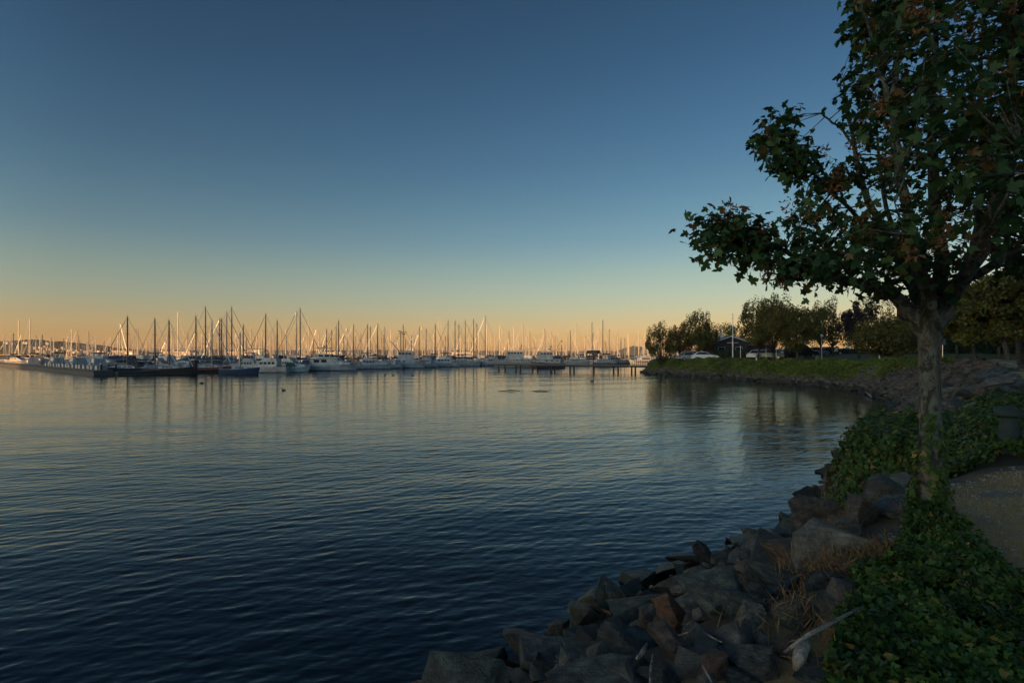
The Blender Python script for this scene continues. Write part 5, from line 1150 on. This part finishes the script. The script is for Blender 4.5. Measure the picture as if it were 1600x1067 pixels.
stick('driftwood_branch', [S(880, 1048, .2), S(920, 1035, .22), S(950, 1024, .25), S(985, 1020, .25)], [.015, .03, .028, .012], rustw, 'curved brown branch lying over the wide grey boulder')
stick('driftwood_root', [S(995, 1030, .3), S(1004, 1018, .36), S(1012, 1005, .4), S(1010, 998, .44)], [.02, .03, .02, .015], driftm, 'knotted pale root beside the brown rounded boulder')
stick('driftwood_log', [S(1352, 612, .12), S(1358, 616, .16), S(1362, 620, .12)], [.13, .18, .12], driftm, 'pale weathered log stranded at the far waterline of the cove')
stick('driftwood_stick', [S(1325, 848, .12), S(1345, 853, .1), S(1380, 850, .1), S(1400, 846, .12)], [.006, .011, .010, .005], driftm, 'thin white curved stick lying in the dry grass')
stick('driftwood_stick', [S(1282, 872, .1), S(1296, 846, .2), S(1312, 832, .2)], [.008, .012, .006], driftm, 'tan stick leaning on the teal-grey angular stone')


# ------------------------------------------------------------------ the maple in front
MAPLE = [(0, 0, 0), (.16, .03, 0), (.42, -.04, -.05), (.30, .12, -.02), (.40, .22, -.03), (.66, .34, -.10), (.46, .42, -.05), (.44, .52, -.06), (.20, .48, 0), (.28, .72, -.05), (.15, .74, -.05), (0, 1.08, -.14)]
MAPLE = MAPLE+[(-x, y, z) for x, y, z in MAPLE[1:-1][::-1]]
nM = len(MAPLE)
MAPF = [(0, 1, 2, 3), (0, 3, 4, 8), (4, 5, 6, 7), (4, 7, 8, 8), (0, 8, 9, 11), (9, 10, 11, 11)]
mir = lambda i: i if i in (0, 11) else nM-i
MAPF = [f for f in [(0, 1, 2), (0, 2, 3), (0, 3, 8), (3, 4, 8), (4, 5, 6), (4, 6, 7), (4, 7, 8), (8, 9, 11), (9, 10, 11), (0, 8, 11)]]
MAPF = MAPF+[tuple(mir(i) for i in f[::-1]) for f in MAPF]
T0 = Vector((3.80, 5.2, gz(3.8, 5.2)))
maple = empty('maple_tree', T0, 0, 'maple tree with ivy at its foot and brown seed clusters, standing beside the water', 'tree')
def TP(px, py, dz=0.0): p = P(px, py, 5.2+dz); return p-T0
tk = MB(); FK = TP(1452, 492)
tk.tube([TP(1453, 845), TP(1455, 822), TP(1456, 790), TP(1454, 740), TP(1455, 680), TP(1453, 620), TP(1452, 575), TP(1452, 540), TP(1453, 512), TP(1455, 488)], [r_*.82 for r_ in (.21, .155, .126, .120, .114, .106, .102, .108, .122, .12)], 22)
limbs = [ # px, py, dy, radius
 [(1446, 520, 0, .10), (1428, 492, -.02, .088), (1405, 468, -.05, .07), (1372, 452, -.1, .055), (1330, 440, -.15, .045), (1285, 425, -.2, .036), (1240, 400, -.2, .028), (1195, 375, -.2, .02), (1150, 360, -.25, .013), (1105, 335, -.25, .007)],
 [(1450, 515, .05, .10), (1436, 470, .1, .08), (1415, 425, .18, .065), (1385, 375, .25, .05), (1358, 320, .3, .04), (1340, 260, .3, .03), (1330, 200, .3, .022), (1318, 150, .3, .014), (1312, 132, .3, .008)],
 [(1336, 232, .3, .016), (1318, 205, .3, .014), (1300, 192, .3, .013), (1284, 177, .3, .010)],
 [(1385, 385, .2, .035), (1352, 350, .2, .028), (1312, 312, .15, .022), (1275, 275, .1, .017), (1245, 252, .1, .013), (1222, 232, .1, .010), (1196, 226, .1, .005)],
 [(1250, 258, .1, .010), (1228, 255, .1, .007), (1210, 242, .1, .005), (1196, 232, .1, .003)],
 [(1455, 505, -.05, .10), (1450, 450, -.2, .075), (1432, 380, -.35, .06), (1412, 300, -.45, .05), (1398, 220, -.5, .042), (1392, 150, -.5, .036), (1404, 80, -.5, .028), (1400, 0, -.5, .02), (1395, -90, -.5, .01)],
 [(1395, 170, -.5, .03), (1375, 110, -.5, .024), (1362, 60, -.5, .018), (1345, 0, -.5, .010)],
 [(1460, 505, .1, .11), (1468, 440, .2, .085), (1462, 350, .25, .07), (1458, 250, .25, .058), (1456, 150, .3, .046), (1462, 50, .3, .034), (1465, -80, .3, .02), (1470, -200, .3, .01)],
 [(1466, 500, 0, .115), (1488, 462, 0, .095), (1510, 425, -.05, .08), (1535, 370, -.15, .066), (1560, 300, -.25, .055), (1572, 220, -.3, .046), (1580, 120, -.35, .036), (1585, 20, -.4, .026), (1588, -110, -.4, .012)],
 [(1512, 425, .05, .06), (1530, 350, .3, .05), (1535, 260, .5, .04), (1530, 160, .6, .03), (1535, 60, .6, .022), (1540, -60, .6, .012)],
 [(1500, 445, -.05, .06), (1550, 415, -.3, .05), (1610, 385, -.5, .04), (1680, 350, -.6, .03), (1760, 300, -.6, .015)],
 [(1535, 372, -.1, .045), (1590, 310, -.6, .036), (1650, 220, -.9, .026), (1700, 110, -1.0, .015)],
 [(1415, 430, .2, .04), (1400, 380, .7, .032), (1380, 300, 1.1, .024), (1370, 200, 1.3, .014)],
 [(1455, 380, .2, .045), (1480, 330, .9, .034), (1500, 250, 1.4, .024), (1510, 140, 1.6, .014)],
 [(1448, 440, -.25, .045), (1430, 400, -.8, .034), (1410, 350, -1.2, .022), (1390, 300, -1.4, .012)],
 [(1490, 460, -.1, .05), (1520, 400, -.8, .036), (1560, 330, -1.3, .024), (1600, 240, -1.5, .014)]]
LS = []; tw = MB()
for lb in limbs:
    if lb[0][1] > 498 and lb[0][3] > .09: lb = [(1453, 590, lb[0][2]*.3, .035), (1452, 548, lb[0][2]*.6, .065)]+[(lb[0][0], lb[0][1], lb[0][2], lb[0][3]*.86)]+lb[1:]
    pts = [TP(a, b, c) for a, b, c, r_ in lb]; rad = [r_*.84 for *_, r_ in lb]; PP_, RR_ = [], []
    for i in range(len(pts)-1):       # wobble between the hand-placed joints
        for t in (0, .33, .66):
            q = pts[i].lerp(pts[i+1], t)
            if t: q = q+Vector(rng.normal(0, 1, 3))*rad[i]*.28
            PP_.append(q); RR_.append(rad[i]*(1-t)+rad[i+1]*t)
    PP_.append(pts[-1]); RR_.append(rad[-1]); (tk if rad[0] > .034 else tw).tube(PP_, RR_, 10 if rad[0] > .03 else 6)
    for q, r_ in zip(PP_[2:], RR_[2:]): LS.append((*q, r_))
LS = np.array(LS)
# crown volume: outline seen from the path, with depth
POLY = [[(1338, -260), (1330, -60), (1328, 0), (1312, 60), (1318, 85), (1338, 100), (1312, 128), (1310, 150), (1335, 160), (1332, 200), (1345, 260), (1325, 300), (1300, 285), (1262, 300), (1236, 312), (1234, 345), (1252, 372), (1228, 392), (1214, 430), (1212, 452), (1235, 466), (1262, 476), (1290, 468), (1318, 466), (1350, 478), (1385, 462), (1420, 455), (1450, 462), (1478, 462), (1515, 432), (1560, 424), (1600, 438), (1700, 430), (1830, 350), (1850, 100), (1750, -200), (1600, -300)],
        [(1183, 222), (1188, 196), (1204, 178), (1222, 168), (1246, 178), (1240, 200), (1252, 216), (1272, 208), (1282, 222), (1300, 238), (1335, 240), (1345, 300), (1300, 305), (1262, 305), (1232, 300), (1236, 272), (1216, 252), (1192, 236)],
        [(1072, 338), (1082, 322), (1092, 306), (1110, 312), (1122, 328), (1150, 328), (1165, 342), (1178, 338), (1196, 334), (1210, 350), (1212, 372), (1232, 385), (1262, 380), (1275, 425), (1238, 440), (1205, 412), (1190, 424), (1168, 408), (1150, 416), (1128, 400), (1095, 396), (1080, 376)]]
def mindist(px, py, poly):
    a = np.array(poly, float); b = np.roll(a, -1, 0); best = np.full(len(px), 1e9)
    for (x1, y1), (x2, y2) in zip(a, b):
        dx, dy = x2-x1, y2-y1; t = np.clip(((px-x1)*dx+(py-y1)*dy)/(dx*dx+dy*dy+1e-9), 0, 1); best = np.minimum(best, np.hypot(px-x1-t*dx, py-y1-t*dy))
    return best
LP, LN, LT = [], [], []; SPs = []
def crown(poly, N, dmax, base_dy, holes=.30):
    xs = [p[0] for p in poly]; ys = [p[1] for p in poly]; k = 0; tries = 0
    while k < N and tries < N*40:
        tries += 1
        px, py = rng.uniform(min(xs), max(xs)), rng.uniform(min(ys), max(ys))
        if not in_poly(np.array([px]), np.array([py]), poly)[0]: continue
        dist = mindist(np.array([px]), np.array([py]), poly)[0]
        if dist < 5: continue
        dm = min(dmax, .10+dist*.0135); dy = base_dy+rng.uniform(-dm, dm)
        if float(fbm(np.array([px*.011+dy*.7]), np.array([py*.011]), 1.6, 2, 5)[0]) < holes: continue
        c = TP(px, py, 0); c = np.array(c)
        # depth moves along world y, keeping the bearing of the outline
        f_ = (5.2+dy)/5.2; W_ = np.array(P(px, py, 5.2+dy)-T0)
        d2 = ((LS[:, :3]-W_)**2).sum(1); j = int(np.argmin(d2+LS[:, 3]*.0)); a = Vector(LS[j, :3]); b = Vector(W_); L_ = (b-a).length
        if L_ > 1.35: continue
        mid = a.lerp(b, .5)+Vector(rng.normal(0, .05, 3))*min(1, L_*2); r0 = min(LS[j, 3]*.6, .005+.009*L_)
        if L_ > .05: tw.tube([a, a.lerp(mid, .5), mid, b], [r0, r0*.8, r0*.6, .003], 5)
        n = int(rng.integers(9, 15)); ax = (b-a).normalized() if L_ > .05 else Vector((0, 0, 1))
        t = rng.uniform(-.9, .25, n); sc = .13+.07*rng.uniform()
        off = rng.normal(0, 1, (n, 3)); off /= np.linalg.norm(off, axis=1, keepdims=True); off *= sc*rng.uniform(.35, 1.15, (n, 1)); off[:, 2] -= .02
        LP.append(np.array(b)[None]+off+np.array(ax)[None]*(t[:, None]*.13)); LN.append(off/sc*.7+np.array([0, 0, .75])); LT.append(np.full(n, rng.uniform(.05, .8)))
        if rng.uniform() < .27: SPs.append(np.array(b)+rng.normal(0, .05, 3))
        k += 1
crown(POLY[0], 1080, 1.55, 0.0, .37); crown(POLY[1], 52, .28, .12, .1); crown(POLY[2], 64, .22, -.22, .1)
to_ = tk.build('trunk', bark, maple, True)
rm_ = to_.modifiers.new('join', 'REMESH'); rm_.mode = 'VOXEL'; rm_.voxel_size = .012; rm_.use_smooth_shade = True
sm_ = to_.modifiers.new('soften', 'SMOOTH'); sm_.factor = .5; sm_.iterations = 30
b_ = tw.build('branches', bark, maple, True)
pos = np.vstack(LP); nrm = np.vstack(LN); tt = np.clip(np.concatenate(LT)+rng.normal(0, .18, len(pos)), 0, 1)
rot = rand_rot(len(pos), nrm, .55)
# let the tips hang: heading pulled outward and down
y_ = rot[:, :, 1]+nrm*np.array([.9, .9, 0])+np.array([0, 0, -.55]); n_ = rot[:, :, 2]; y_ -= n_*(y_*n_).sum(1, keepdims=True); y_ /= np.linalg.norm(y_, axis=1, keepdims=True); rot = np.stack([np.cross(y_, n_), y_, n_], -1)
a_ = np.where(rng.uniform(size=len(pos)) < .09, rng.uniform(.3, .9, len(pos)), .0)
scatter('leaves', MAPLE, MAPF, pos, rot, rng.uniform(.048, .094, len(pos)), leafm, np.stack([tt, a_, tt], -1), maple)['kind'] = 'stuff'
# hanging seed clusters
WING = [(0, .1, 0), (.35, -.35, 0), (.8, -.95, .1), (1.0, -.45, .1), (.5, .05, 0), (-.35, -.35, 0), (-.8, -.95, .1), (-1.0, -.45, .1), (-.5, .05, 0)]
WF = [(0, 1, 2), (0, 2, 3), (0, 3, 4), (0, 6, 5), (0, 7, 6), (0, 8, 7)]
sp = np.vstack([s_[None]+rng.normal(0, 1, (20, 3))*np.array([.04, .04, .05])-np.array([0, 0, .05]) for s_ in SPs])
scatter('seed_clusters', WING, WF, sp, rand_rot(len(sp), np.tile([0, -.6, .5], (len(sp), 1)), .8), rng.uniform(.022, .040, len(sp)), samara, tint2(len(sp), .4), maple)['kind'] = 'stuff'
# ivy climbing the foot of the trunk
N = 2600; th_ = rng.uniform(0, 2*math.pi, N); zz = rng.uniform(0, 1, N)**1.9*1.15; wr = .108+.045*np.clip(1-zz*1.6, 0, 1)+rng.uniform(0, .06, N)*(1.4-zz)
k = (fbm(th_*1.2, zz*1.2, 2.0, 3, 9)-.30*zz > .30-.0*zz) | (zz < .22); th_, zz, wr = th_[k], zz[k], wr[k]
px_ = np.stack([T0.x+.03+wr*np.cos(th_), T0.y+wr*np.sin(th_), T0.z-.03+zz], -1)
tag(scatter('ivy', IVY, IVYF, px_, rand_rot(len(px_), np.stack([np.cos(th_), np.sin(th_), .5+0*th_], -1), .4), rng.uniform(.6, 1.1, len(px_))*.05, ivym, tint2(len(px_), .4, .2)), 'ivy climbing the foot of the maple trunk', 'ivy', kind='stuff')


# ------------------------------------------------------------------ air
hz_ = MB(); hz_.add([(-3200, -900, -3.6), (3200, -900, -3.6), (3200, 3200, -3.6), (-3200, 3200, -3.6), (-3200, -900, 75), (3200, -900, 75), (3200, 3200, 75), (-3200, 3200, 75)], [(3,2,1,0),(4,5,6,7),(0,1,5,4),(1,2,6,5),(2,3,7,6),(3,0,4,7)])
hm_ = bpy.data.materials.new('evening_haze'); hm_.use_nodes = True; ht = hm_.node_tree; ht.nodes.remove(ht.nodes['Principled BSDF'])
pv = ht.nodes.new('ShaderNodeVolumePrincipled'); pv.inputs['Color'].default_value = (.85, .83, .8, 1); pv.inputs['Density'].default_value = .00011
ht.links.new(pv.outputs[0], ht.nodes['Material Output'].inputs['Volume'])
tag(hz_.build('haze', hm_), kind='stuff')
